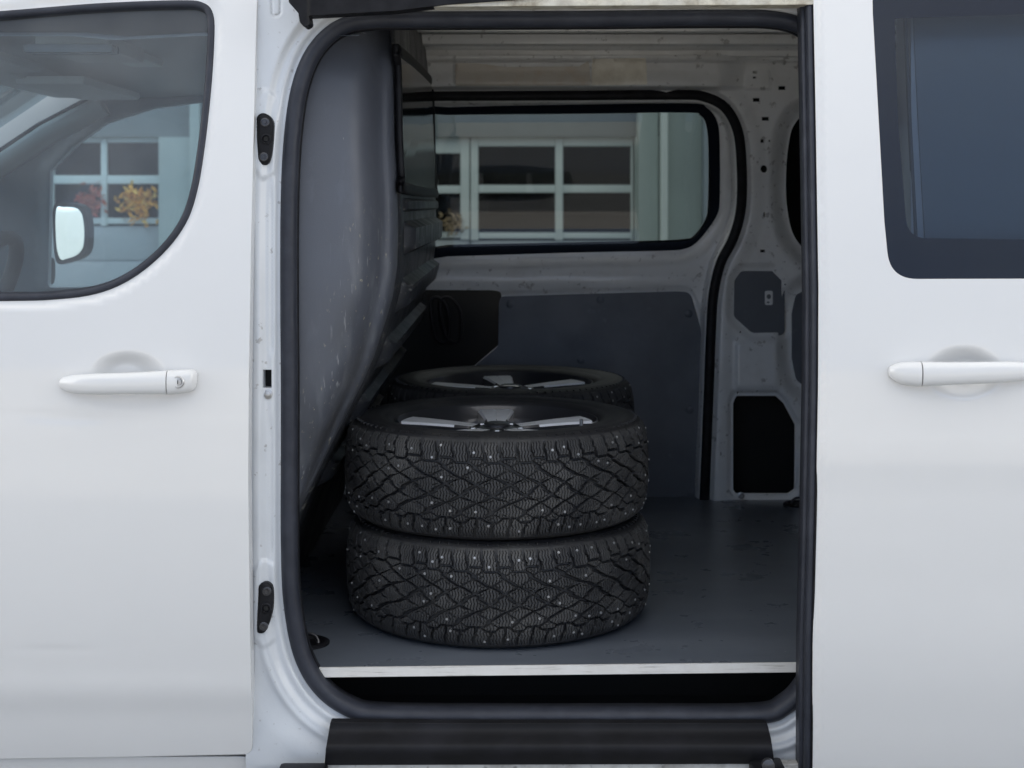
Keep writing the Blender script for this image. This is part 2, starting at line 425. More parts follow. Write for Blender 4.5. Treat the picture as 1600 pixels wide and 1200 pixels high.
sect_door(-20, 248, [(-8, 70), (79, 154), (163, 247)], [(222, 273), (287, 340)])
sect_door(-330, -22, [(-318, -228), (-219, -130), (-121, -32)], [(222, 273), (287, 340)])
# dry leaf bunches hanging on the panes
def leaves(name, cx, cy, cz, s, cols, n, label, cat):
    mats = [M('leaf_' + str(i), c, .7) for i, c in enumerate(cols)]
    V = []; Fc = []; mi = []
    for k in range(n):
        p = Vector((rnd.gauss(0, .36), rnd.gauss(0, .05), rnd.gauss(0, .32))) * s; c = Vector((cx, cy, cz)) + p
        a_ = Vector((rnd.uniform(-1, 1), rnd.uniform(-1, 1), rnd.uniform(-1, 1))).normalized(); b_ = a_.orthogonal().normalized(); L = s * .2
        b = len(V); V += [c - a_ * L, c + b_ * L * .4, c + a_ * L, c - b_ * L * .4]; Fc.append([b, b + 1, b + 2, b + 3]); mi.append(rnd.randrange(len(mats)))
    root = empty(name, (cx, cy, cz)); tag(root, label, cat)
    o = mk('foliage', V, Fc, mats[0], root, smooth=False)
    for m_ in mats[1:]: o.data.materials.append(m_)
    o.data.polygons.foreach_set('material_index', mi)
    bm = bmesh.new(); lathe(bm, [(0, 0), (.008, .0), (.006, s * .6), (0, s * .6)], 6, (cx, cy + .02, cz)); from_bm('twig', bm, tan_m, root)
leaves('leaf_bunch', gx(214), GY + .05, gz(317), .25, [(.85, .42, .06), (.80, .52, .14), (.6, .28, .05)], 190, 'spiky yellow orange leaf bunch on the lower right pane of the garage door', 'leaf bunch')
leaves('leaf_bunch', gx(140), GY + .05, gz(311), .20, [(.42, .07, .04), (.35, .10, .06), (.5, .16, .1)], 150, 'dark red leaf bunch on the garage pane left of the yellow one', 'leaf bunch')
leaves('leaf_bunch', gx(706), GY + .05, gz(349), .17, [(.36, .27, .15), (.25, .19, .11)], 110, 'small tan leaf bunch low on the narrow side door of the garage', 'leaf bunch')

hall = empty('reflection_blocker', (0, -30, 0)); tag(hall, 'unseen dark blue block added across the yard to darken reflections in the van glass', 'building')
clad = M('blocker_blue', (.016, .036, .078), .6, noise=[(.15, (.028, .05, .09), .4, .6, .8)])
box('wall', -48, 48, -34, -30, 0, 24, clad, hall)  # added out of view to darken glass reflections and cut low sky light
box('roof', -48.4, 48.4, -34.4, -29.7, 24.003, 24.4, lintel_m, hall)
line_m = M('added_line_paint', (.80, .80, .77), .6, noise=[(9, (.5, .5, .48), .45, .65, .6)])
for (x0, x1, y0, ya) in ((-5.2, -3.0, -9.9, -9.75), (-3.6, -1.9, -10.6, -10.45), (2.9, 4.3, -9.9, -9.7), (4.0, 6.2, -11.2, -11.0), (-9, -6.2, -10.4, -10.2)):  # unseen lines added so the door paint reflects bright streaks
    l_ = mk('reflection_line', [(x0, y0, .004), (x1, y0 + .15, .004), (x1, ya + .15, .004), (x0, ya, .004)], [[0, 1, 2, 3]], line_m, smooth=False); tag(l_, kind='structure')

# ------------------------------------------------------------------ the van
van = empty('cargo_van', (0, 0, 0)); tag(van, 'white panel van, sliding side door open on a grey cargo bay holding stacked wheels', 'van')
zz = np.array([1.98, 1.84, 1.6, 1.4, 1.25, 1.1, .9, .7, .55, .40]); yy = np.array([.11, .075, .032, .008, -.002, -.010, -.010, -.002, .012, .05])
pf = np.polyfit(zz, yy, 5)
def skinY(u, v, off=0.0):
    Y = np.zeros(np.shape(u)) + off
    for _ in range(2):
        z = ZC - (np.asarray(v, float) - HY) / F * (D + Y); Y = np.polyval(pf, np.clip(z, .2, 2.05)) + off
    return Y
def cup(u, v, cu, cv, a_, b_, dep):
    e_ = np.sqrt(((u - cu) / a_) ** 2 + ((v - cv) / b_) ** 2); return dep * (1 - ss(.35, 1.0, e_))

# --- front door
win_o = cr([(-230, 34), (0, 18), (150, 6), (280, 1), (318, 5), (333, 22), (335, 60), (330, 140), (320, 230), (308, 300), (290, 350), (255, 396), (205, 436), (150, 459), (80, 468), (0, 470), (-230, 473), (-420, 474), (-440, 460), (-400, 380), (-330, 200), (-262, 60)], 5)
def fd_y(u, v):
    Y = skinY(u, v)
    Y = Y + cup(u, v, 199, 584, 60, 37, .015)
    Y += .006 * ss(395, 388, 800 - (800 - u)) * 0
    Y += -.003 * np.exp(-((v - 1085) / 26.0) ** 2) + .0035 * ss(1060, 1120, v)      # lower crease
    Y += .006 * ss(16, 0, dist(win_o, u, v))
    # soft dents added to stand in for streaks of reflected sunlight
    Y += .0012 * np.exp(-((v - 652 - .06 * (u - 100)) / 9.0) ** 2) * np.exp(-((u - 95) / 80.0) ** 2)
    Y += .0010 * np.exp(-((v - 1012 + .02 * (u - 100)) / 5.0) ** 2) * np.exp(-((u - 110) / 70.0) ** 2)
    return Y
fd_outer = rp([(-640, -110, 0), (404, -110, 4), (401, 0, 0), (398, 100, 0), (391, 400, 0), (388, 600, 0), (387, 750, 0), (390, 1000, 0), (393, 1120, 0), (393.5, 1178, 14), (200, 1182, 0), (-300, 1190, 0), (-640, 1196, 0)], 5)
front_door = sheet('front_door', fd_outer, [win_o], fd_y, paint, van, sp=9, flange=.035, hole_flange=.02, dense=[(125, 540, 275, 630, 3)])
sweep('window_seal', win_o, lambda u, v: skinY(u, v, .008), [(.0005, .012), (.0005, -.003), (-.003, -.006), (-.010, -.006), (-.0135, -.001), (-.0145, .006), (-.016, .016)], rubber, front_door)
wo = np.array(win_o)
sheet('window_glass', win_o, [], lambda u, v: skinY(u, v, .019), g_front, front_door, sp=30)
def handle(path, name, parent, off=-.0):
    """path rows: (u, v centre, half height px, standoff m, half depth m)"""
    rows = []
    P = cr(path, 5, False)
    for (u, v, h, so, hd) in P:
        Y = float(skinY(np.array([u]), np.array([v]), off)[0]) - so
        r_ = []
        for k in range(16):
            t = 2 * math.pi * k / 16; c, s = math.cos(t), math.sin(t)
            c_ = math.copysign(abs(c) ** .8, c); s_ = math.copysign(abs(s) ** .8, s)
            p = W(u, v + h * c_, Y); p.y = Y - hd * s_; r_.append(p)
        rows.append(r_)
    return gridmesh(name, rows, paint, parent, wrap=True, caps=True, sharp=60)
h1 = handle([(93, 599, 2.5, .004, .004), (97, 599, 9, .006, .007), (115, 600, 14.5, .013, .011), (150, 600, 16.5, .026, .012), (200, 599, 17, .032, .012), (240, 598, 18, .027, .013), (261.5, 597.5, 19, .020, .015)], 'handle', front_door)
h1b = handle([(263, 597.5, 19, .019, .015), (285, 596, 18.5, .015, .014), (300, 594, 17, .010, .011), (306, 592, 13, .006, .007), (308.5, 590, 7, .004, .004)], 'handle_cap', front_door)
bm = bmesh.new(); p = W(278, 597, float(skinY(np.array([278.]), np.array([597.]))[0]) - .0285)
disc_y(bm, p.x, p.y, p.z, [(.0118, .004), (.0118, -.001), (.0105, -.0022), (.0088, -.0022), (.0082, .0005), (.0075, .0005), (.0068, -.0015), (.003, -.0018)], 28)
from_bm('lock_cylinder', bm, steel, front_door)
box('key_slot', p.x - .0006, p.x + .0006, p.y - .0026, p.y - .001, p.z - .0035, p.z + .0035, void, front_door)
# inner shell of the door so it reads as thick from the side
inn = [(u * 1.0, v) for u, v in fd_outer]
sheet('inner_panel', [(u, v) for u, v in inn], [win_o], lambda u, v: skinY(u, v, .045), cab_d, front_door, sp=60)

# --- body frame round the side opening
seal_path = cr([(451, 600), (450, 450), (451, 300), (457, 200), (469, 130), (492, 78), (530, 43), (580, 31), (650, 30), (900, 29), (1130, 27), (1215, 30), (1262, 48), (1288, 95), (1293, 200), (1293, 600), (1293, 900), (1284, 1000), (1262, 1066), (1228, 1104), (1180, 1119), (1000, 1120), (800, 1120), (600, 1118), (545, 1107), (500, 1074), (470, 1020), (455, 940), (451, 850), (451, 720)], 6)
sp_arr = np.array(seal_path); cx_, cy_ = 860, 575
def grow(path, d_):
    P = np.array(path); t = np.roll(P, -1, 0) - np.roll(P, 1, 0); t /= np.linalg.norm(t, axis=1, keepdims=True); n = np.stack([t[:, 1], -t[:, 0]], 1)
    if poly_area(P) < 0: n = -n
    return [tuple(x) for x in (P + n * d_)]
sgn = 1
_t = grow(seal_path, 10)
if abs(poly_area(_t)) < abs(poly_area(seal_path)): sgn = -1
opening = grow(seal_path, sgn * 2)
seal_outer = grow(seal_path, sgn * 14)
hole_sq = rect(410, 577, 425, 607, 1)
def frame_y(u, v):
    s = sdf(seal_outer, u, v)
    Y = skinY(u, v) * .6 + .062
    Y = Y - .010 * ss(0, 13, s) - .012 * ss(18, 34, s)
    Y -= .02 * ss(26, 90, s) * ss(1040, 1200, v)
    # stamped relief on the pillar
    left = ss(460, 430, u)
    for (v0, v1) in ((150, 268), (885, 1000)):
        pad = rp([(398, v0 + 8, 6), (412, v0 - 10, 6), (430, v0, 8), (428, v1, 8), (410, v1 + 12, 6), (396, v1 - 10, 6)])
        Y -= .0035 * ss(6, -3, sdf(pad, u, v)) * left
    Y += .004 * np.exp(-((u - 424) / 3.0) ** 2) * ss(270, 320, v) * ss(560, 540, v)
    Y += .004 * np.exp(-((u - 424) / 3.0) ** 2) * ss(640, 680, v) * ss(890, 850, v)
    Y -= .004 * np.exp(-((s - 42) / 5.0) ** 2) * ss(960, 1060, v)
    slot = rp([(423, -40, 5), (440, -40, 5), (438, 22, 5), (426, 27, 5)])
    Y += .003 * np.exp(-(sdf(slot, u, v) / 2.0) ** 2)
    return Y
frame = sheet('body_frame', rect(384, -110, 1330, 1290), [opening, hole_sq], frame_y, jamb, van, sp=3.2, flange=.0, hole_flange=.06)
box('lock_cavity', *(lambda p, q: (p.x, q.x, .07, .09, q.z, p.z))(W(405, 572, .08), W(430, 612, .08)), void, frame)
seal = sweep('door_seal', seal_path, lambda u, v: frame_y(u, v) + .004,
      [(sgn * -.0165, .03), (sgn * -.0165, .004), (sgn * -.0145, -.006), (sgn * -.009, -.013), (0, -.016), (sgn * .007, -.014), (sgn * .0135, -.007), (sgn * .0165, .002), (sgn * .0175, .03)], rubber, van, sp=6)
# thin lip line of the seal inside
sweep('seal_lip', grow(seal_path, -sgn * 14), lambda u, v: frame_y(u, v) + .02, [(sgn * .004 * math.cos(k * .785), .008 * math.sin(k * .785)) for k in range(8)], black, seal, sp=8)

# door guide buffers on the pillar
def buffer_piece(outline, cu, vs3, tilt):
    y0 = float(frame_y(np.array([cu]), np.array([vs3[1]]))[0])
    o = sheet('guide_buffer', outline, [], lambda u, v: y0 - .010 + .006 * ss(.5, 1.0, (cu - 2 - u) / 12.0) + .003 * ss(4, 0, dist(outline, u, v)), black, van, sp=2.5, flange=.022, sharp=40)
    for i, (uu, vv_) in enumerate(zip(tilt, vs3)):
        p = W(uu, vv_, y0 - .0105); bm = bmesh.new()
        if i == 1: disc_y(bm, p.x, p.y, p.z, [(.0105, .004), (.0105, -.002), (.009, -.003), (.0072, -.003), (.0066, .0), (.006, .003)], 24)
        else: disc_y(bm, p.x, p.y, p.z, [(.0085, .003), (.0085, -.001), (.0068, -.0016), (.0062, 0.0), (.0035, .0), (.0025, -.002)], 20)
        from_bm('socket' if i == 1 else 'screw', bm, black if i == 1 else alloy_dark, o)
        if i == 1:
            bm = bmesh.new(); disc_y(bm, p.x, p.y - .0015, p.z, [(.005, .001), (.005, -.0002)], 6); from_bm('bolt', bm, void, o)
    return o
buffer_piece(cr([(402, 184), (408, 178), (416, 179), (424, 187), (426, 200), (424, 235), (420, 252), (414, 257), (404, 253), (397, 243), (397, 225), (400, 200)], 4), 414, (191, 217, 245), (414, 416, 412))
buffer_piece(cr([(405, 917), (412, 911), (420, 913), (425, 922), (425, 950), (420, 972), (414, 986), (407, 989), (401, 984), (401, 960), (403, 935)], 4), 414, (924, 950, 979), (417, 416, 412))
bm = bmesh.new(); p = W(418.5, 616, float(frame_y(np.array([418.]), np.array([616.]))[0])); disc_y(bm, p.x, p.y, p.z, [(.0095, .002), (.0095, -.002), (.006, -.003), (.0055, -.006), (.003, -.007)], 16)
from_bm('frame_screw', bm, steel, van)

# --- top track cover and dusty rail above the opening
rail_m = M('dusty_rail', (.62, .58, .47), .7, noise=[(30, (.25, .21, .15), .45, .65, .8), (12, (.62, .6, .53), .4, .6, .7)], bump=[(70, .002)])
sheet('upper_rail', rp([(520, 8), (600, 10), (760, 9), (1420, 5.5), (1420, -90), (520, -90)]), [], lambda u, v: .012 + 0 * u, rail_m, van, sp=8, flange=.05)
tc_out = rp([(449, -60, 0), (452, 3, 5), (467, 20, 3), (469, 34, 6), (476, 42, 6), (484, 37, 5), (482, 24, 2), (500, 23, 2), (620, 16, 3), (700, 6, 10), (830, -3, 0), (830, -60, 0)])
sheet('track_cover', tc_out, [], lambda u, v: -.012 + .018 * ss(480, 640, u) - .006 * ss(486, 478, u), black, van, sp=6, flange=.045, sharp=50)

# --- sill
def step_y(u, v): return .036 - .036 * ss(1136, 1170, v) - .002 * np.exp(-((v - 1166) / 9.0) ** 2) + .012 * ss(1176, 1196, v) - .003 * ss(1196, 1190, v)
step_o = rp([(517, 1129, 2), (700, 1131, 0), (1198, 1131, 3), (1204, 1155, 0), (1209, 1190, 2), (1209, 1193, 1), (508, 1195, 2), (510, 1170, 0)])
sheet('sill_step', step_o, [], lambda u, v: step_y(u, v) - .002, step_m, van, sp=6, flange=.02, sharp=60)
sheet('sill_strip', rp([(395, 1212), (505, 1210), (507, 1191), (1180, 1194.5), (1420, 1194.5), (1420, 1330), (395, 1330)]), [], lambda u, v: .02 + .02 * ss(1200, 1300, v), dirty, van, sp=10, flange=.02)
box('lower_rail_bracket', *(lambda p, q: (p.x, q.x, -.03, .018, q.z, p.z))(W(436, 1196, 0), W(512, 1222, 0)), black, van, .008)
bkt = box('lower_roller_bracket', *(lambda p, q: (p.x, q.x, -.05, .018, q.z, p.z))(W(1172, 1188, 0), W(1222, 1225, 0)), black, van, .006)
bm = bmesh.new(); p = W(1197, 1189, -.03); disc_y(bm, p.x, -.055, p.z, [(.012, .01), (.012, 0), (.005, -.003)], 18); from_bm('roller', bm, alloy_dark, bkt)
# front lower sill under the front door
sheet('front_sill', rp([(-640, 1186), (393, 1183), (405, 1215), (405, 1330), (-640, 1330)]), [], lambda u, v: skinY(u, v, .012), paint, van, sp=25, flange=.04)

# --- step well under the board
box('well_back', -.62, 1.7, .34, .36, .20, FLOOR - .03, void, van)
box('well_floor', -.62, 1.7, .075, .339, .405, .43, void, van)
box('well_side', -.64, -.621, .08, .36, .2, FLOOR - .03, void, van)

# --- cargo floor board
fb = bmesh.new()
xl, xr = W(474, 1040, .1).x, 2.2
bl = [(-.62, .30), (xl - .02, .088), (xl, .084), (.57, .116), (xr, .16), (xr, 1.76), (-.62, 1.76)]
vt = [fb.verts.new((x, y, FLOOR)) for x, y in bl]; fb.faces.new(vt)
floorb = from_bm('floor_board', fb, floor_m, van, smooth=False)
bm = bmesh.new()
tp = [bm.verts.new((x, y - .0004, FLOOR + .0008)) for x, y in bl[1:5]]; bt = [bm.verts.new((x, y - .002, FLOOR - .0175)) for x, y in bl[1:5]]
bb = [bm.verts.new((x, y + .25, FLOOR - .0175)) for x, y in bl[1:5]]; tt = [bm.verts.new((x, y + .0035, FLOOR + .0008)) for x, y in bl[1:5]]
for i in range(3):
    bm.faces.new([tp[i], tp[i + 1], bt[i + 1], bt[i]]); bm.faces.new([bt[i], bt[i + 1], bb[i + 1], bb[i]]); bm.faces.new([tt[i], tt[i + 1], tp[i + 1], tp[i]])
from_bm('board_edge', bm, edge_m, floorb, smooth=False)
# tie-down ring in its cup
def tie(x, y):
    bm = bmesh.new(); lathe(bm, [(.046, 0.0006), (.046, .004), (.040, .007), (.034, .006), (.030, .001), (.0, .001)], 32, (x, y, FLOOR)); o = from_bm('tie_down_cup', bm, black, floorb)
    bm = bmesh.new()
    for k in range(28):
        pass
    rows = []
    for k in range(33):
        t = math.pi * k / 32; c = Vector((x + .024 * math.cos(t), y - .012 + .010 * math.sin(t), FLOOR + .006 + .016 * math.sin(t)))
        rows.append([c + Vector((math.cos(t) * math.cos(q), -.2 * math.sin(q), math.sin(t) * math.cos(q) + .0 * q)) * .0035 + Vector((0, math.sin(q) * .0035, 0)) for q in [2 * math.pi * j / 8 for j in range(8)]])
    bm.free(); gridmesh('tie_ring', rows, alloy_dark, o, wrap=True)
pt = W(487, 985, .19); tie(-.42, .24); tie(.86, 1.60)

# --- far wall of the cargo bay
YW = 1.68
band_c = cr([(560, 150), (700, 150), (900, 149), (1060, 148), (1100, 151), (1133, 168), (1153, 205), (1159, 260), (1158, 325), (1146, 372), (1126, 412), (1115, 460), (1111, 520), (1108, 600), (1104, 700), (1100, 800)], 6, False)
frit_o = cr([(590, 176), (700, 168), (900, 164), (1075, 162), (1104, 169), (1120, 190), (1124, 225), (1124, 310), (1120, 335), (1104, 360), (1086, 380), (1070, 388), (1040, 391), (900, 394), (700, 400), (590, 403)], 5)
glass_o = cr([(600, 186), (700, 179), (900, 177), (1070, 175), (1095, 180), (1105, 198), (1108, 240), (1107, 320), (1102, 345), (1085, 368), (1068, 374), (1000, 377), (850, 380), (700, 383), (600, 385)], 5)
panel_o = rp([(780, 474, 0), (783, 464, 6), (1058, 456, 0), (1078, 457, 14), (1094, 512, 8), (1098, 535, 10), (1093, 800, 0), (560, 800, 0), (560, 735, 0), (736, 578, 0), (779, 541, 10)])
dark_o = rp([(560, 452, 0), (768, 453, 0), (784, 455, 10), (784, 536, 8), (737, 576, 0), (560, 733, 0)])
cov_o = rp([(1147, 438, 12), (1158, 423, 10), (1207, 423, 3), (1222, 438, 3), (1222, 520, 5), (1175, 521, 14), (1146, 495, 12)])
low_o = rp([(1145, 630, 4), (1150, 618, 5), (1212, 618, 5), (1225, 630, 3), (1243, 664, 6), (1242, 765, 7), (1232, 772, 5), (1150, 772, 5), (1145, 765, 3)])
qwin_o = cr([(1232, 225), (1240, 196), (1262, 178), (1330, 172), (1480, 172), (1480, 400), (1320, 404), (1268, 396), (1240, 368), (1229, 320), (1228, 270)], 6)
qpan_o = rp([(1236, 490, 10), (1242, 460, 12), (1262, 450, 10), (1480, 450, 10), (1480, 760, 10), (1300, 760, 10), (1270, 612, 20), (1243, 596, 20), (1236, 560, 10)])
small = [rect(1176, 110.5, 1183, 115.5), rect(1176, 119, 1182, 123), rect(1216, 134, 1228, 141), rect(1176, 152.5, 1188, 159.5), rect(1190, 182, 1202, 189),
         rect(1188, 217, 1194.5, 223.5), ell(1202.5, 220, 2.2, 2.2, 8), ell(1194, 264, 6, 6.5, 16), rect(1192.5, 331, 1196.5, 339, 1.5), rect(1187.5, 389.5, 1196.5, 395),
         ell(1209.5, 98.5, 3, 3, 10), ell(1225, 97.5, 3.5, 5, 10), rect(1225, 443, 1229, 446), ell(1157, 519, 2.2, 2.2, 8), ell(1153, 614, 2.3, 2.3, 8),
         rect(1126, 496, 1128, 503, 1), rect(1125, 706, 1127.5, 712, 1), rect(1119, 83, 1126, 88), ell(1152, 92, 3, 2, 8), rect(1022, 98, 1026, 100), rect(776, 94, 786, 97)]
def wall_y(u, v):
    Y = np.full(np.shape(u), YW, float)
    z = ZC - (v - HY) / F * (D + YW)
    Y -= .10 * ss(1.35, 1.90, z)                              # tumblehome of the far side
    db = dist(band_c, u, v, False)
    lft = inside(band_c + [(1100, 900), (500, 900), (500, 150)], u, v)
    # door panel sits further out than the pillar; pillar edge curls in
    Y += np.where(lft, .045 * ss(8, 18, db), -.020 * ss(7, 16, db) + .012 * ss(18, 40, db))
    s = sdf(frit_o, u, v)
    Y += np.where(lft, .018 * ss(26, 6, s), 0)
    s2 = sdf(panel_o, u, v); Y += np.where(lft, .006 * ss(10, 3, s2), 0)
    Y += np.where(lft, -.012 * np.exp(-((v - 437) / 16.0) ** 2) * ss(1110, 1060, u), 0)
    # pillar stampings
    r_ = ~lft
    Y += np.where(r_, .014 * ss(14, 2, sdf(cov_o, u, v)) + .012 * ss(10, 2, sdf(low_o, u, v)), 0)
    Y += np.where(r_, .05 * ss(30, 0, sdf(qwin_o, u, v)) + .035 * ss(26, 2, sdf(qpan_o, u, v)), 0)
    blk = rect(1150, 535, 1215, 606, 8); Y -= np.where(r_, .010 * ss(8, -6, sdf(blk, u, v)), 0)
    arch = rp([(1164, 140, 4), (1164, 112, 10), (1180, 104, 12), (1202, 106, 12), (1204, 140, 4)])
    Y -= .004 * ss(3, -3, sdf(arch, u, v))
    # roof rail box above the door
    Y -= .050 * ss(141, 134, v) * ss(1170, 1120, u) + .03 * ss(98, 92, v)
    Y -= .006 * ss(708, 712, u) * ss(140, 132, v) * ss(930, 924, u)
    n = .0016 * np.sin(u * .043 + v * .011) * np.sin(v * .037) ; return Y + n
far = sheet('far_side_wall', rect(560, 86, 1500, 800), [glass_o, dark_o, cov_o, low_o, qwin_o] + small, wall_y, paint_in, van, sp=4, flange=0, hole_flange=.010, sharp=None)
sweep('far_door_seal', band_c, lambda u, v: wall_y(u, v) - .004, dprof(.030, .010), black, far, closed=False, sharp=60)
sheet('window_frit', frit_o, [glass_o], lambda u, v: wall_y(u, v) - .006, black_gloss, far, sp=8, flange=.006)
sheet('far_window_glass', grow(glass_o, 3 if abs(poly_area(grow(glass_o, 3))) > abs(poly_area(glass_o)) else -3), [], lambda u, v: wall_y(np.full_like(u, 900), np.full_like(v, 280)) + .012 - .05 * ss(360, 180, v), g_far, far, sp=30)
def pan_y(u, v): return wall_y(np.full_like(u, 900.), np.full_like(v, 600.)) - .009 - .0035 * ss(9, 0, dist(panel_o, u, v)) * 0
pan = sheet('hardboard_panel', panel_o, [], pan_y, board, far, sp=12, flange=.006)
for (uu, vv_) in ((797, 475), (938, 468), (1076, 490), (1078, 640), (908, 562), (1080, 770)):
    bm = bmesh.new(); p = W(uu, vv_, float(pan_y(np.array([900.]), np.array([600.]))[0])); disc_y(bm, p.x, p.y, p.z, [(.0125, .001), (.0125, -.002), (.008, -.0045), (.002, -.005)], 16); from_bm('panel_rivet', bm, board, pan)
sheet('pillar_cover', grow(cov_o, 4 if abs(poly_area(grow(cov_o, 4))) > abs(poly_area(cov_o)) else -4), [], lambda u, v: np.full(np.shape(u), YW + .012), board, far, sp=20)
lt = sheet('latch_plate', rect(1196, 455, 1207, 476, 2), [ell(1201.5, 463.5, 4.2, 4.4, 12), ell(1200.5, 472.5, 3, 2, 8)], lambda u, v: np.full(np.shape(u), YW + .008), paint_in, far, sp=4, flange=.004)
sheet('quarter_panel', grow(qpan_o, -2), [], lambda u, v: wall_y(np.full_like(u, 1350.), np.full_like(v, 600.)) - .004, board, far, sp=30, flange=.004)
sheet('quarter_window', grow(qwin_o, 0), [], lambda u, v: np.full(np.shape(u), YW + .06), g_bulk, far, sp=60)
# dark pocket behind the left opening with the door's inner pull
sheet('door_pocket', rect(540, 430, 800, 800), [], lambda u, v: np.full(np.shape(u), YW + .15), void, far, sp=60)
for k, (uu, ww) in enumerate(((683, 10), (700, 12))):
    sweep('pocket_pull', cr([(uu - ww, 470), (uu - ww + 2, 500), (uu, 530), (uu + ww + 6, 532), (uu + ww + 8, 490), (uu + 4, 466)], 5), YW + .13, dprof(.010, .006), black, far)
sheet('dark_backing', rect(1128, 60, 1500, 800), [], lambda u, v: np.full(np.shape(u), YW + .13), void, far, sp=60)  # dark sheet behind the pillar holes, painting the shade inside them
sheet('dark_backing', rect(560, 60, 1127, 155), [], lambda u, v: np.full(np.shape(u), YW + .08), void, far, sp=60)  # same dark backing for the holes above the door
bm = bmesh.new(); p = W(1158, 775, 1.66); disc_y(bm, p.x, p.y, p.z + .002, [(.010, .004), (.010, -.003), (.006, -.004), (.005, .001), (.002, .001)], 16); from_bm('eyelet', bm, steel, far)
bm = bmesh.new(); p = W(1194, 264, 1.66)
bm.free()
# roof structure
box('roof_skin', -1.25, 2.3, .10, 1.84, 1.955, 1.985, paint_in, van, .01)
rb = bmesh.new()
for (y0, y1, z0) in ((1.36, 1.42, 1.925), (1.15, 1.18, 1.935), (1.505, 1.53, 1.905)): add_box(rb, -.3, 2.2, y0, y1, z0, 1.954, .006)
from_bm('roof_stringer', rb, paint_in, van)
bm = bmesh.new(); prof = [(1.66, 1.86), (1.62, 1.885), (1.585, 1.90), (1.55, 1.902), (1.50, 1.925), (1.44, 1.93), (1.40, 1.954)]
gridmesh('cant_rail', [[(x, y, z) for y, z in prof] for x in np.arange(-.35, 2.2, .1)], paint_in, van)
box('header_beam', -.6, 2.2, .115, .24, 1.853, 1.954, paint_in, van, .01)
# beige sheets that paint a warm reflection onto the cant rail
rail_reflection = M('beige_reflection', (.50, .45, .38), .3, noise=[(20, (.62, .58, .5), .4, .6, .6)], bump=[(30, .004)])
sheet('painted_reflection', rp([(926, 92), (1009, 91), (1011, 132), (924, 133)]), [], lambda u, v: wall_y(u, v) - .003, M('patch_reflection', (.95, .90, .78), .35, noise=[(20, (.6, .54, .42), .4, .7, .6)], bump=[(25, .002)]), far, sp=6, flange=.002)  # painted stand-in for a bright warm reflection on the rail
sheet('painted_reflection_strip', rp([(712, 98, 3), (745, 99, 2), (790, 105, 3), (905, 104, 3), (920, 95, 2), (923, 133, 2), (712, 134, 2)]), [], lambda u, v: wall_y(u, v) - .003, M('rail_reflection', (.66, .61, .53), .3, noise=[(18, (.62, .5, .38), .5, .7, .7)], bump=[(22, .004)]), far, sp=5, flange=.002)  # brown and beige reflection painted as a thin sheet
# outer skin of the far side, rear and underbody close the shell
fo = [tuple(((np.array(q) - (850, 280)) * 1.10) + (850, 280)) for q in glass_o]
sheet('far_outer_skin', rect(-600, 40, 1950, 1200), [fo, rp([(60, 262, 8), (165, 178, 30), (300, 148, 30), (470, 146, 20), (476, 455, 10), (56, 462, 10)])], lambda u, v: 1.93 - .10 * ss(360, 60, v), paint, van, sp=40)
box('underbody', -2.0, 2.3, .10, 1.9, .26, .40, void, van)
box('rear_wall', 2.2, 2.25, .06, 1.9, .3, 1.97, paint_in, van)

# --- near side: rear quarter panel behind the open door
def q_y(u, v): return skinY(u, v, .005)
qh = rp([(1480, -8, 30), (2350, -20, 40), (2350, 420, 40), (1490, 420, 40)])
sheet('rear_quarter', rect(1424, -110, 2560, 1330), [], q_y, paint, van, sp=30, flange=.1)

qg = sheet('quarter_glass', rp([(1426, -20, 8), (1436, 200, 0), (1446, 372, 0), (1462, 425, 20), (2350, 425, 20), (2350, -20, 20)]), [], lambda u, v: q_y(u, v) - .004, M('quarter_glass_blue', (.34, .39, .41), .15), van, sp=30, flange=.004)
sweep('quarter_glass_seal', [(1413, -20), (1422, 200), (1431, 372), (1440, 425)], lambda u, v: q_y(u, v), dprof(.007, .004), M('grey_seal', (.16, .18, .19), .6), qg, closed=False)
# --- bulkhead
zt = [(1.955, -.262), (1.90, -.256), (1.80, -.250), (1.70, -.247), (1.60, -.246), (1.496, -.240), (1.42, -.238), (1.338, -.240), (1.28, -.249), (1.233, -.262), (1.154, -.288), (1.10, -.312), (1.048, -.338), (.969, -.378), (.89, -.416), (.838, -.440), (.75, -.475), (.65, -.505), (.56, -.53)]
zs = [z for z, x in zt][::-1]; xs = [x for z, x in zt][::-1]
def Xb(z): return float(np.interp(z, zs, xs))
prof_side = [(-.56, .075), (-.50, .082), (-.465, .090), (-.425, .098), (-.40, .102), (-.37, .106), (-.34, .112)]
rows = []
for z in np.linspace(.56, 1.953, 90):
    xb = Xb(z); s = min(1.0, max(.02, (xb + .44) / .19))
    # pinch of the top and bottom: the face falls back towards the roof
    fall = .10 * float(ss(1.72, 1.95, z)) + .05 * float(ss(1.15, .85, z))
    r_ = [(-.58, .075, z), (-.50, .085, z), (-.46, .092, z)]
    sec = [(-.19, .100), (-.16, .102), (-.13, .106), (-.10, .112), (-.08, .119), (-.066, .127), (-.055, .138), (-.046, .152), (-.038, .170), (-.031, .190), (-.025, .206), (-.019, .214), (-.013, .218), (-.007, .224), (-.003, .236), (0, .256), (0, .29), (-.001, .33), (0, .42), (0, .60), (0, .85), (0, 1.1), (0, 1.35), (0, 1.60), (0, 1.80)]
    for (dx, y) in sec:
        x = xb + dx * s; yy_ = y + fall * float(ss(-.46, xb - .05, x)) * (1 if y < .4 else 0)
        if y <= .34 : yy_ = min(yy_, y + fall)
        r_.append((max(x, -.458 if dx < -.1 else -.6), yy_, z))
    ad = max(0, float(np.polyval(pf, z)))
    rows.append([(x_, y_ + (ad if y_ < .3 else 0), z_) for x_, y_, z_ in r_])
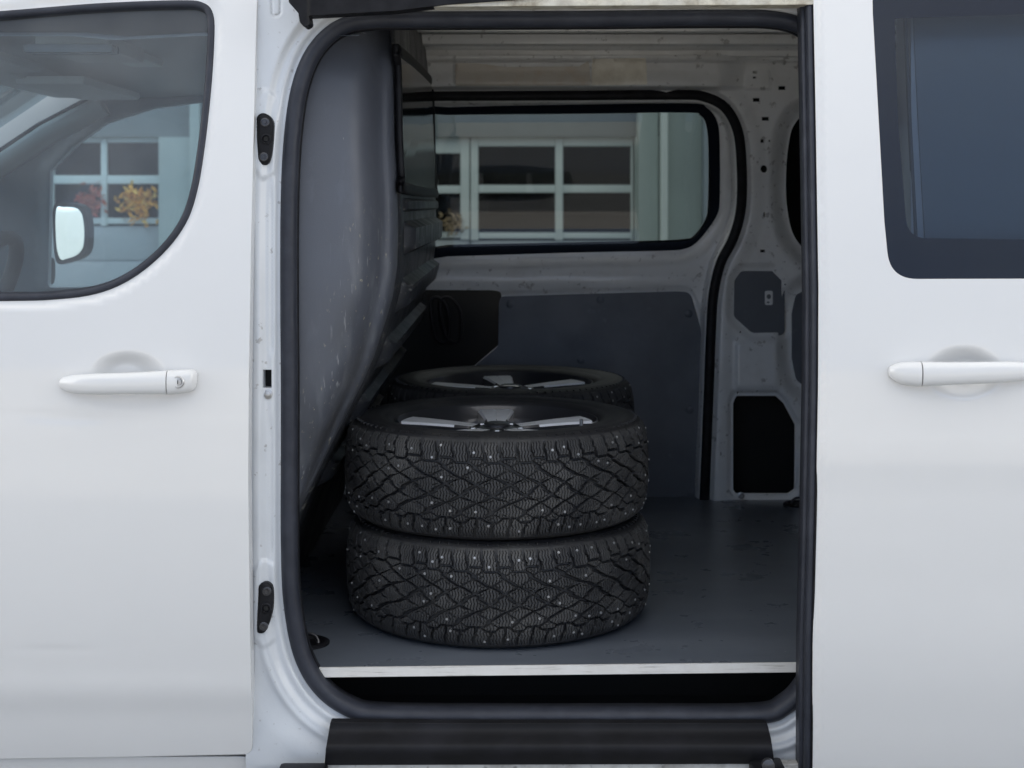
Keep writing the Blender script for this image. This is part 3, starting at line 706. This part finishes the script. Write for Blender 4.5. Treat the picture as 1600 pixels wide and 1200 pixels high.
bulk = gridmesh('bulkhead', rows, plastic, van)
at = bulk.data.attributes.new('wear', 'FLOAT', 'POINT')
for i_, vx in enumerate(bulk.data.vertices):
    x_, y_, z_ = vx.co; ed = max(0, 1 - abs(x_ - Xb(z_) + .035) / .075)
    at.data[i_].value = min(1, ed * 1.3) * float(ss(.70, .85, z_)) * float(ss(1.52, 1.30, z_)) * (1 if y_ < .3 else .3)
t_ = plastic.node_tree; b_ = t_.nodes['Principled BSDF']; prev = b_.inputs['Base Color'].links[0].from_socket
an = t_.nodes.new('ShaderNodeAttribute'); an.attribute_name = 'wear'
for (sc_, lo_, hi_, colr, mp_s) in ((60, .645, .71, (.30, .31, .32, 1), (2.2, 1, .25)), (120, .655, .70, (.42, .38, .27, 1), (1, 1, .5)), (30, .50, .75, (.15, .16, .175, 1), (1.6, 1, .3)), (8, .50, .68, (.065, .068, .075, 1), (1, 1, .5))):
    tc_ = t_.nodes.new('ShaderNodeTexCoord'); mp_ = t_.nodes.new('ShaderNodeMapping'); mp_.inputs['Scale'].default_value = mp_s; mp_.inputs['Rotation'].default_value = (0, .5, 0)
    nn_ = t_.nodes.new('ShaderNodeTexNoise'); nn_.inputs['Scale'].default_value = sc_; nn_.inputs['Detail'].default_value = 6
    t_.links.new(tc_.outputs['Object'], mp_.inputs[0]); t_.links.new(mp_.outputs[0], nn_.inputs['Vector'])
    rr_ = t_.nodes.new('ShaderNodeMapRange'); rr_.inputs['From Min'].default_value = lo_; rr_.inputs['From Max'].default_value = hi_; t_.links.new(nn_.outputs[0], rr_.inputs[0])
    mu_ = t_.nodes.new('ShaderNodeMath'); mu_.operation = 'MULTIPLY'; t_.links.new(rr_.outputs[0], mu_.inputs[0]); t_.links.new(an.outputs['Fac'], mu_.inputs[1])
    mx_ = t_.nodes.new('ShaderNodeMix'); mx_.data_type = 'RGBA'; t_.links.new(mu_.outputs[0], mx_.inputs[0]); t_.links.new(prev, mx_.inputs[6]); mx_.inputs[7].default_value = colr; prev = mx_.outputs[2]
t_.links.new(prev, b_.inputs['Base Color'])
cf = []
for z in np.linspace(.56, 1.953, 80):
    xb = Xb(z) + .004
    lip = 0
    cf.append([(xb - .006, .30, z), (xb - .001, .305, z), (xb + .002, .32, z), (xb + .002, .8, z), (xb + .002, 1.2, z), (xb + .002, 1.68, z)])
gridmesh('cargo_face', cf, plastic_shaded, bulk)
def ribrow(z0, z1, y0, y1, out=.024):
    rows = []
    n = 10
    for k in range(n + 1):
        z = z0 + (z1 - z0) * k / n; b = out * min(1, min(k, n - k) / 2.0)
        xb = Xb(z) + .006
        rows.append([(xb - .004, y0 - .012, z), (xb + b * .5, y0 - .004, z), (xb + b, y0 + .01, z), (xb + b, (y0 + y1) / 2, z), (xb + b, y1 - .02, z), (xb - .004, y1, z)])
    return gridmesh('rib', rows, plastic_shaded, bulk, sharp=40)
ribrow(1.36, 1.435, .40, 1.62); ribrow(1.235, 1.31, .42, 1.60); ribrow(1.11, 1.18, .44, 1.60); ribrow(.98, 1.05, .46, 1.6); ribrow(1.455, 1.485, .38, 1.62, .012)
ribrow(.85, .91, .46, 1.6)
# bulkhead window: black frame with glossy pane, facing the cargo bay
def xw(z): return Xb(z) + .014
wr = [(.31, 1.765), (.36, 1.795), (1.50, 1.835), (1.58, 1.81), (1.60, 1.76), (1.60, 1.53), (1.56, 1.505), (.36, 1.505), (.32, 1.52), (.31, 1.56)]
bm = bmesh.new(); bm.faces.new([bm.verts.new((xw(z), y, z)) for y, z in wr]); bw = from_bm('bulkhead_window', bm, M('bulkhead_window_glass', (.006, .007, .008), .12, spec=.35), bulk, smooth=False)
wr2 = cr(wr, 3); rows = []
for i, (y, z) in enumerate(wr2):
    p = Vector((y, z)); q = Vector(wr2[(i + 1) % len(wr2)]) - Vector(wr2[i - 1]); q.normalize(); n = Vector((-q.y, q.x))
    rows.append([(xw(z) + dx, y + n.x * a_, z + n.y * a_) for a_, dx in ((-.012, -.010), (-.012, .001), (-.005, .003), (.005, .003), (.012, .001), (.012, -.010))])
rows.append(rows[0]); gridmesh('bulkhead_window_seal', rows, black, bulk, wrap=True)

# --- sliding door, slid back over the rear quarter
OFF = -.075
sd_edge = [(-110, 1270), (0, 1272), (200, 1276), (450, 1280), (600, 1279.5), (800, 1276), (1000, 1271), (1200, 1270), (1330, 1268)]
def edge_u(v): return float(np.interp(v, [a_[0] for a_ in sd_edge], [a_[1] for a_ in sd_edge]))
gl_o = rp([(1361, -100, 0), (1363, 20, 0), (1373, 200, 0), (1381, 345, 0), (1390, 437, 48), (1600, 436.5, 0), (2130, 436, 50), (2170, -100, 30)], 12)
sd_outer = [(edge_u(v), v) for v in range(-110, 1331, 40)] + [(2300, 1320), (2300, -110)]
def sdy(u, v):
    Y = skinY(u, v, OFF) + cup(u, v, 1506, 582, 64, 44, .016)
    Y += .007 * ss(14, 0, u - np.interp(v, [a_[0] for a_ in sd_edge], [a_[1] for a_ in sd_edge]))
    Y += -.0010 * np.exp(-((v - 716) / 45.0) ** 2) + .0022 * ss(680, 780, v) * ss(1020, 900, v) + .002 * ss(1050, 1140, v)
    return Y
slide = sheet('sliding_door', sd_outer, [gl_o], sdy, paint, van, sp=9, flange=.045, hole_flange=.012, dense=[(1430, 520, 1590, 645, 3)])
gi = rp([(1398, 30, 0), (1400, 29, 26), (1600, 22, 0), (2110, 18, 40), (2090, 374, 40), (1600, 374, 0), (1418, 372, 34), (1404, 200, 0)], 10)
sheet('window_border', gl_o, [gi], lambda u, v: skinY(u, v, OFF + .007), frit_m, slide, sp=14)
sheet('sliding_window_glass', grow(gl_o, 0), [], lambda u, v: skinY(u, v, OFF + .0045), g_priv, slide, sp=30)
# rubber strip sections along the leading edge
def vstrip(name, pts, prof, y, mat):
    P = [(float(np.interp(v, [a_[0] for a_ in pts], [a_[1] for a_ in pts])), v) for v in range(-110, 1331, 12)]
    return sweep(name, P, lambda u, v: skinY(u, v, OFF + y), prof, mat, slide, closed=False)
base = sd_edge
vstrip('edge_seal', [(v, u - 7.5) for v, u in base], dprof(.014, .010, back=.02), .022, rubber)
vstrip('edge_channel', [(v, u - 1.5) for v, u in base], dprof(.005, .006, back=.03), .014, black)
vstrip('edge_lip', [(v, u - 17) for v, u in base], dprof(.012, .006, back=.03), .042, rubber)
sheet('sliding_inner_panel', [(u - (16 if u < 1300 else 0), v) for u, v in sd_outer], [gi], lambda u, v: skinY(u, v, OFF + .048), black, slide, sp=60)
handle([(1388, 580, 3, .004, .004), (1391, 581, 9, .006, .007), (1405, 583, 16, .011, .012), (1420, 584, 18.5, .014, .014), (1437.5, 584.5, 19.5, .018, .015)], 'handle_cap', slide, OFF)
handle([(1439.5, 584.5, 19.5, .019, .015), (1470, 584, 18.5, .028, .013), (1510, 583, 17.5, .033, .012), (1550, 582, 17, .029, .012), (1590, 580.5, 15.5, .017, .011), (1615, 580, 11, .009, .008), (1626, 580, 3, .005, .004)], 'handle', slide, OFF)

# --- cab interior
HZ = 1.80
def slab(name, pts, th, mat, parent):
    """flat polygon in 3-D given thickness along its normal"""
    P = [Vector(p) for p in pts]; n = (P[1] - P[0]).cross(P[2] - P[0]).normalized() * th
    bm = bmesh.new(); A = [bm.verts.new(p) for p in P]; B = [bm.verts.new(p + n) for p in P]
    bm.faces.new(A); bm.faces.new(B[::-1])
    for i in range(len(P)): j = (i + 1) % len(P); bm.faces.new([A[i], A[j], B[j], B[i]])
    return from_bm(name, bm, mat, parent)
rows = []
for x in np.linspace(-1.34, -.30, 14):
    rows.append([(x, y, HZ + .05 * math.sin(math.pi * (y - .10) / 1.62) ** .6 * (1 if x > -1.30 else .4) - .012 * math.exp(-((x + .75) / .05) ** 2)) for y in np.linspace(.10, 1.72, 20)])
head = gridmesh('headliner', rows, cab_m, van)
box('cab_roof', -1.40, -.3, .12, 1.84, 1.90, 1.93, paint, van)
box('roof_header', -1.42, -1.27, .12, 1.74, 1.80, 1.90, cab_m, head, .01)
box('sun_visor', -1.30, -1.12, .16, .72, 1.785, 1.808, cab_m, head, .008)
box('sun_visor', -1.30, -1.12, 1.05, 1.62, 1.785, 1.808, cab_m, head, .008)
box('overhead_console', -1.02, -.86, .36, .66, 1.802, 1.835, cab_m, head, .008)
box('cab_lamp', -.985, -.90, .80, 1.0, 1.825, 1.845, gframe, head, .006)
for zz_ in (0, 1):
    box('grab_handle', -.98 + zz_ * .0, -.80, .17 + zz_ * .035, .19 + zz_ * .035, 1.775, 1.793, cab_d, head, .006)
YF = 1.72
fw = rp([(78, 266, 4), (118, 226, 0), (165, 192, 30), (240, 168, 60), (320, 158, 0), (452, 158, 20), (458, 445, 20), (74, 450, 8)], 6)
ws_cut = rp([(136, 152), (0, 240), (-700, 700), (-700, 152)])
fdoor_o = [(128, 142), (470, 120), (500, 800), (-300, 800), (-300, 470), (-6, 262), (70, 208)]
fard = sheet('far_front_door', [(150, 140), (480, 118), (500, 800), (-420, 800), (-420, 540), (0, 262), (80, 206), (136, 168)], [fw], lambda u, v: YF - .03 * ss(20, 0, dist(fw, u, v)) + 0 * u, cab_d, van, sp=10, flange=.03)
sheet('far_door_glass', grow(fw, 0), [], lambda u, v: YF + .06 + 0 * u, g_front, fard, sp=60)
# far A-pillar trim
ap = [(148, 150), (60, 196), (0, 236), (-80, 290), (-200, 375), (-420, 540)]
sweep('windscreen_pillar', [(u + 14, v + 14) for u, v in ap], lambda u, v: 1.66 + 0 * u, [(.03, .03), (.032, -.01), (.015, -.035), (-.015, -.035), (-.032, -.01), (-.03, .03)], M('pillar_trim', (.42, .44, .45), .6, bump=[(300, .0003)]), van, closed=False)
sweep('windscreen_rubber', ap, lambda u, v: 1.69 + 0 * u, dprof(.016, .02), rubber, van, closed=False)
# windscreen
slab('windscreen', [(-1.40, .20, 1.82), (-1.40, 1.70, 1.82), (-2.22, 1.72, 1.28), (-2.22, .18, 1.28)], .004, g_front, van)
rows = []
for y in np.linspace(.10, 1.74, 20):
    rows.append([(x, y, z + .02 * math.sin(y * 4)) for x, z in ((-1.50, .60), (-1.47, 1.02), (-1.52, 1.13), (-1.62, 1.185), (-1.8, 1.20), (-2.22, 1.25))])
gridmesh('dashboard', rows, dash_m, van)
gridmesh('bonnet', [[(x, y, z - .25 * abs((y - .92) / .9) ** 4 * .4) for x, z in ((-2.22, 1.27), (-2.5, 1.20), (-2.8, 1.05), (-2.95, .85), (-2.98, .4))] for y in np.linspace(0.02, 1.86, 20)], paint, van)
sheet('front_wing', rp([(-1400, 480), (-700, 440), (-652, 420), (-652, 1330), (-1400, 1330)]), [], lambda u, v: skinY(u, v, .004), paint, van, sp=40, flange=.05)
# instrument cowl and steering wheel
cw = bmesh.new(); add_box(cw, -1.62, -1.34, .30, .62, 1.14, 1.30, .05); from_bm('instrument_cowl', cw, dash_m, van)
sw = empty('steering_wheel', (0, 0, 0), van)
rows = []; cxw, cyw, czw = -1.20, .46, 1.235; tilt = math.radians(28); R_ = .185
ax_u = Vector((0, 1, 0)); ax_v = Vector((-math.sin(tilt), 0, -math.cos(tilt))); ax_n = ax_u.cross(ax_v)
for k in range(49):
    t = 2 * math.pi * k / 48; dr = ax_u * math.cos(t) + ax_v * math.sin(t); c = Vector((cxw, cyw, czw)) + dr * R_
    rows.append([c + dr * .015 * math.cos(q) + ax_n * .018 * math.sin(q) for q in [2 * math.pi * j / 10 for j in range(10)]])
gridmesh('wheel_rim', rows, dash_m, sw, wrap=True)
bm = bmesh.new(); add_box(bm, cxw - .05, cxw + .01, cyw - .08, cyw + .08, czw - .09, czw + .06, .02)
from_bm('wheel_hub', bm, dash_m, sw)
for s_ in (-1, 1): box('wheel_spoke', cxw - .03, cxw - .01, min(cyw + s_ * .07, cyw + s_ * .18), max(cyw + s_ * .07, cyw + s_ * .18), czw - .03, czw + .01, tan_m, sw, .004)
bm = bmesh.new(); add_box(bm, cxw - .26, cxw - .03, cyw - .05, cyw + .05, czw - .07, czw + .04, .02); from_bm('steering_column', bm, tan_m, van)
# far wing mirror outside the far window
mo = cr([(84, 322), (100, 318), (122, 320), (133, 332), (137, 360), (135, 390), (124, 403), (105, 410), (92, 412), (86, 400), (83, 360)], 5)
mir = sheet('wing_mirror', mo, [], lambda u, v: 2.075 + .0030 * (u - 110), black, van, sp=8, flange=.07)
mi_ = cr([(88, 328), (100, 324), (120, 326), (128, 338), (131, 362), (129, 386), (120, 398), (104, 404), (94, 404), (88, 380)], 5)
mg = M('mirror_glass', (.85, .86, .86), .03, metal=1)
sheet('mirror_glass', mi_, [], lambda u, v: 2.066 + .0030 * (u - 110), mg, mir, sp=8, flange=.004)
box('mirror_arm', -1.62, -1.52, 1.80, 2.10, 1.20, 1.30, black, van, .03)
box('cab_floor', -2.2, -.60, .08, 1.84, .44, .50, void, van)

# ------------------------------------------------------------------ wheels
TW = .218
def tread_mesh():
    prof = [(.3165, .0110), (.3240, .0175), (.3292, .0270), (.3330, .0420), (.3365, .070), (.3378, .109)]
    prof = prof + [(r, TW - z) for r, z in prof[-2::-1]]
    P = np.array(cr(prof, 8, False)); seg = np.r_[0, np.cumsum(np.linalg.norm(np.diff(P, axis=0), axis=1))]
    L = seg[-1]; nt_ = 180; tt_ = np.linspace(0, L, nt_); r = np.interp(tt_, seg, P[:, 0]); z = np.interp(tt_, seg, P[:, 1])
    dr = np.gradient(r, tt_); dz = np.gradient(z, tt_); nr, nz_ = dz, -dr
    t = tt_ - L / 2
    Np = 66; Cc = 2 * math.pi * .3365; ns = Np * 30; s = np.arange(ns) / ns * Cc; p = Cc / Np
    S, T = np.meshgrid(s, t, indexing='ij'); A = np.abs(T)
    frac = lambda x: x - np.floor(x)
    tri = lambda x: 2 * np.abs(2 * frac(x) - 1) - 1
    Sm = S + .007 * np.sin(2 * math.pi * 5 * S / Cc) + .003 * np.sin(2 * math.pi * 11 * S / Cc + 1)
    side = np.where(T > 0, 0.0, .5)
    # zig-zag circumferential groove between shoulder and centre
    Z = A - (.0600 + .0045 * np.sign(tri(Sm / p / 2 + side) ) * ss(0, .35, np.abs(tri(Sm / p / 2 + side))))
    depth = np.zeros_like(S); inn_ = Z < 0
    def groove(d_, w, dep, soft=.0005):
        return dep * (1 - ss(w / 2 - soft * .3, w / 2 + soft, np.abs(d_)))
    depth = np.maximum(depth, groove(Z, .0046, .0085))
    # shoulder slots
    q = Sm / p + side + .10 * ss(.074, .078, A) + (A - .08) * 2.0
    ds = (frac(q) - .5) * p
    depth = np.maximum(depth, np.where(~inn_, groove(ds, .0056, .0085), 0))
    q2 = frac(q + .5)
    # diagonals
    k = 1.8
    for sg in (1, -1):
        Tt = T * sg
        jag = .0040 * np.clip(tri(Tt / .044 + .2) * 5, -1, 1)
        main = Tt > -.020
        a_ = (Sm + k * Tt + jag) / (2 * p) + (.25 if sg > 0 else .75)
        da = (frac(a_) - .5) * 2 * p / math.sqrt(1 + k * k)
        wd = np.where(main, .0054, .0024); dep = np.where(main, .0090, .0048)
        depth = np.maximum(depth, np.where(inn_, groove(da, wd, dep), 0))
        cell = np.floor(a_)
        # short stub notches inside blocks
        st = (frac(a_ * 2) - .5) * p / math.sqrt(1 + k * k)
        depth = np.maximum(depth, np.where(inn_ & (frac(Tt / .040 + .1 * cell) < .12) , groove(st, .0018, .003), 0))
    # sipes across the blocks (wavy, run across the tread)
    ii = (np.arange(ns)[:, None] + np.round(1.1 * tri(T[0] / .017))[None, :].astype(int)) % 6
    sp_ok = (np.abs(ds) > .004) | inn_
    sip = (ii == 0) & sp_ok & (A < .098) & (A > .0)
    depth = np.where(sip, np.maximum(depth, .0040), depth)
    rs = np.random.RandomState(3); h = rs.rand(97)
    blk = (np.floor((Sm + k * T) / (2 * p)).astype(int) * 7 + np.floor((Sm - k * T) / (2 * p)).astype(int) * 13) % 97
    depth += .0005 * h[blk]
    ends = ss(0, .006, (L / 2 - A)); depth *= ends * .85 + .15
    R = r[None, :] - nr[None, :] * depth; ZZ = z[None, :] - nz_[None, :] * depth
    th = s / Cc * 2 * math.pi
    V = np.stack([R * np.cos(th)[:, None], R * np.sin(th)[:, None], ZZ], 2).reshape(-1, 3)
    i = np.arange(ns)[:, None]; j = np.arange(nt_ - 1)[None, :]; i2 = (i + 1) % ns
    Q = np.stack([i * nt_ + j, i2 * nt_ + j, i2 * nt_ + j + 1, i * nt_ + j + 1], 2).reshape(-1, 4)
    me = bpy.data.meshes.new('tread'); me.vertices.add(len(V)); me.vertices.foreach_set('co', V.ravel())
    me.loops.add(Q.size); me.loops.foreach_set('vertex_index', Q.ravel().astype(np.int32))
    me.polygons.add(len(Q)); me.polygons.foreach_set('loop_start', np.arange(0, Q.size, 4, dtype=np.int32)); me.polygons.foreach_set('loop_total', np.full(len(Q), 4, np.int32))
    me.polygons.foreach_set('use_smooth', np.ones(len(Q), bool)); me.update(calc_edges=True); me.validate()
    me.materials.append(tyre_m); me.materials.append(side_m)      # scuffed dusty block faces, darker groove colour stands in for shade
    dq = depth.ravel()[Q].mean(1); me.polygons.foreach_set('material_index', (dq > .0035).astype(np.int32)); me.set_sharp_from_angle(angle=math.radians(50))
    # studs on solid rubber
    D2 = depth; st = []
    tries = 0
    while len(st) < 128 and tries < 30000:
        tries += 1
        ia = rs.randint(ns); ja = rs.randint(8, nt_ - 8)
        aa = abs(t[ja])
        if aa < .030 and rs.rand() < .8: continue
        if aa > .094: continue
        w_ = D2[(np.arange(ia - 4, ia + 5) % ns)][:, ja - 3:ja + 4]
        if (w_ > .0045).any(): continue
        pos = np.array([th[ia] * .337, t[ja]])
        if any((min(abs(pos[0] - q_[0]), Cc - abs(pos[0] - q_[0]))) ** 2 + (pos[1] - q_[1]) ** 2 < .021 ** 2 for q_ in st): continue
        st.append((pos[0], pos[1], ia, ja))
    bm = bmesh.new()
    for (_, _, ia, ja) in st:
        a_ = th[ia]; er = Vector((math.cos(a_), math.sin(a_), 0)); n = (er * nr[ja] + Vector((0, 0, nz_[ja]))).normalized()
        c = er * r[ja] + Vector((0, 0, z[ja])); x_ = n.orthogonal().normalized(); y_ = n.cross(x_)
        for (rad, h0, h1) in ((.0031, -.003, .0006), (.0015, .0006, .0018)):
            A_ = [bm.verts.new(c + n * h0 + (x_ * math.cos(q) + y_ * math.sin(q)) * rad) for q in [k_ * math.pi / 4 for k_ in range(8)]]
            B_ = [bm.verts.new(c + n * h1 + (x_ * math.cos(q) + y_ * math.sin(q)) * rad * .85) for q in [k_ * math.pi / 4 for k_ in range(8)]]
            for k_ in range(8): bm.faces.new([A_[k_], A_[(k_ + 1) % 8], B_[(k_ + 1) % 8], B_[k_]])
            bm.faces.new(B_)
    return me, bm
def make_wheel():
    root = empty('studded_wheel')
    # carcass: sidewalls top and bottom, closed by a casing under the tread
    sp_ = [(.2180, .034), (.2200, .0275), (.2270, .0215), (.2300, .0150), (.2370, .0095), (.2450, .0050), (.2490, .0052), (.2520, .0030), (.2640, .0008), (.2800, .0002), (.2840, .0012), (.2860, .0004), (.2980, .0022), (.3020, .0042), (.3050, .0040), (.3120, .0080), (.3185, .0128)]
    pr = sp_ + [(.322, .03), (.327, .06), (.328, .109)]
    pr = pr + [(r, TW - z) for r, z in pr[-2::-1]]
    bm = bmesh.new(); lathe(bm, pr, 144)
    # raised marks on the sidewalls, small moulded bars
    tyre = from_bm('tyre', bm, side_m, root, sharp=50)
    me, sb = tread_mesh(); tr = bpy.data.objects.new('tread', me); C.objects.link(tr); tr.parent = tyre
    so = from_bm('stud', sb, stud_m, tyre); tag(so, kind='stuff')
    bm = bmesh.new()
    for k in range(96):
        a_ = 2 * math.pi * k / 96
        from_rot = __import__('mathutils').Matrix.Rotation(a_, 3, 'Z')
        for (r0, r1) in ((.3035, .3115),):
            c = from_rot @ Vector(((r0 + r1) / 2, 0, 0)); add_box(bm, c.x - .004, c.x + .004, c.y - .0008, c.y + .0008, TW - .0070, TW - .0030, 0, from_rot)
    from_bm('moulded_mark', bm, side_m, tyre, smooth=False)['kind'] = 'stuff'
    # rim: lip, barrel
    bm = bmesh.new()
    lathe(bm, [(.2215, TW - .026), (.2265, TW - .018), (.2262, TW - .0145), (.2225, TW - .0135), (.2195, TW - .018), (.2150, TW - .030), (.2060, TW - .042), (.1980, TW - .06), (.1950, .08), (.1960, .04), (.2080, .030), (.2160, .018), (.2215, .014), (.2240, .018), (.2200, .028)], 96)
    rim = from_bm('rim', bm, alloy_dark, root, sharp=50); rim.data.materials.append(alloy)
    for pl in rim.data.polygons:
        c_ = pl.center; rr_ = math.hypot(c_.x, c_.y)
        if .030 < c_.z < .10: pl.material_index = 1
    bm = bmesh.new(); lathe(bm, [(.030, TW - .030), (.056, TW - .033), (.075, TW - .044), (.078, TW - .060), (.070, TW - .085), (.035, TW - .09), (.0, TW - .09)], 40)
    from_bm('hub', bm, alloy_dark, rim)
    bm = bmesh.new(); lathe(bm, [(0, TW - .022), (.012, TW - .0218), (.024, TW - .0225), (.029, TW - .026), (.030, TW - .034)], 32); from_bm('centre_cap', bm, alloy_dark, rim)
    for k in range(5):
        a0 = 2 * math.pi * k / 5 + math.pi / 2
        for s_ in (-1, 1):
            bm = bmesh.new()
            prev = None; rows_t = []
            for i_ in range(9):
                f = i_ / 8; rr = .050 + f * (.218 - .050); wv = .012 + .012 * f
                off = s_ * (.010 + .010 * f ** 1.2); zt_ = TW - .031 + .007 * f ** 1.6 + .002 * math.sin(math.pi * f)
                d0 = Vector((math.cos(a0), math.sin(a0), 0)); nn = Vector((-math.sin(a0), math.cos(a0), 0))
                c = d0 * rr + nn * off
                rows_t.append([c - nn * wv * 1.0 + Vector((0, 0, zt_ - .045)), c - nn * wv + Vector((0, 0, zt_ - .005)), c - nn * wv * .75 + Vector((0, 0, zt_)), c + nn * wv * .75 + Vector((0, 0, zt_)), c + nn * wv + Vector((0, 0, zt_ - .005)), c + nn * wv + Vector((0, 0, zt_ - .045))])
            bm.free()
            sp_o = gridmesh('spoke', rows_t, alloy_dark, rim, wrap=True, sharp=30)
            sp_o.data.materials.append(silver)
            for pl in sp_o.data.polygons:
                if pl.center.z > TW - .042 and abs(pl.normal.z) > .6: pl.material_index = 1
        a1 = a0 + math.pi / 5
        bm = bmesh.new(); lathe(bm, [(0, TW - .030), (.009, TW - .031), (.0105, TW - .035), (.0105, TW - .05)], 6, (.055 * math.cos(a1), .055 * math.sin(a1), 0)); from_bm('wheel_nut', bm, steel, rim)
    bm = bmesh.new(); lathe(bm, [(0, TW - .018), (.004, TW - .019), (.0045, TW - .04), (.006, TW - .05)], 10, (.19, .02, 0)); from_bm('valve', bm, steel, rim)
    return root
wheel = make_wheel()
FX, FY = (777 - 800) / F * 3.2, 3.2 - D
RX, RY = (797 - 800) / F * 3.9, 3.905 - D
spots = [(FX + .003, FY, FLOOR + .001, 2.1, 'dark studded winter wheel at the bottom of the front stack, nearest the door sill'),
         (FX - .001, FY, FLOOR + .001 + TW, 0.02, 'studded winter wheel on top of the front stack, bright alloy spokes showing'),
         (RX, RY, FLOOR + .001, 1.0, 'studded winter wheel hidden at the bottom of the rear stack by the far wall'),
         (RX, RY, FLOOR + .001 + TW - .004, 5.2, 'studded winter wheel on top of the rear stack, shaded against the far wall')]
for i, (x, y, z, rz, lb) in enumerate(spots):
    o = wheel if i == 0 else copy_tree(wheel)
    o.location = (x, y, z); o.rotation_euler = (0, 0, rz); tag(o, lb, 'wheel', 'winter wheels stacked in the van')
    if i == 0: pass
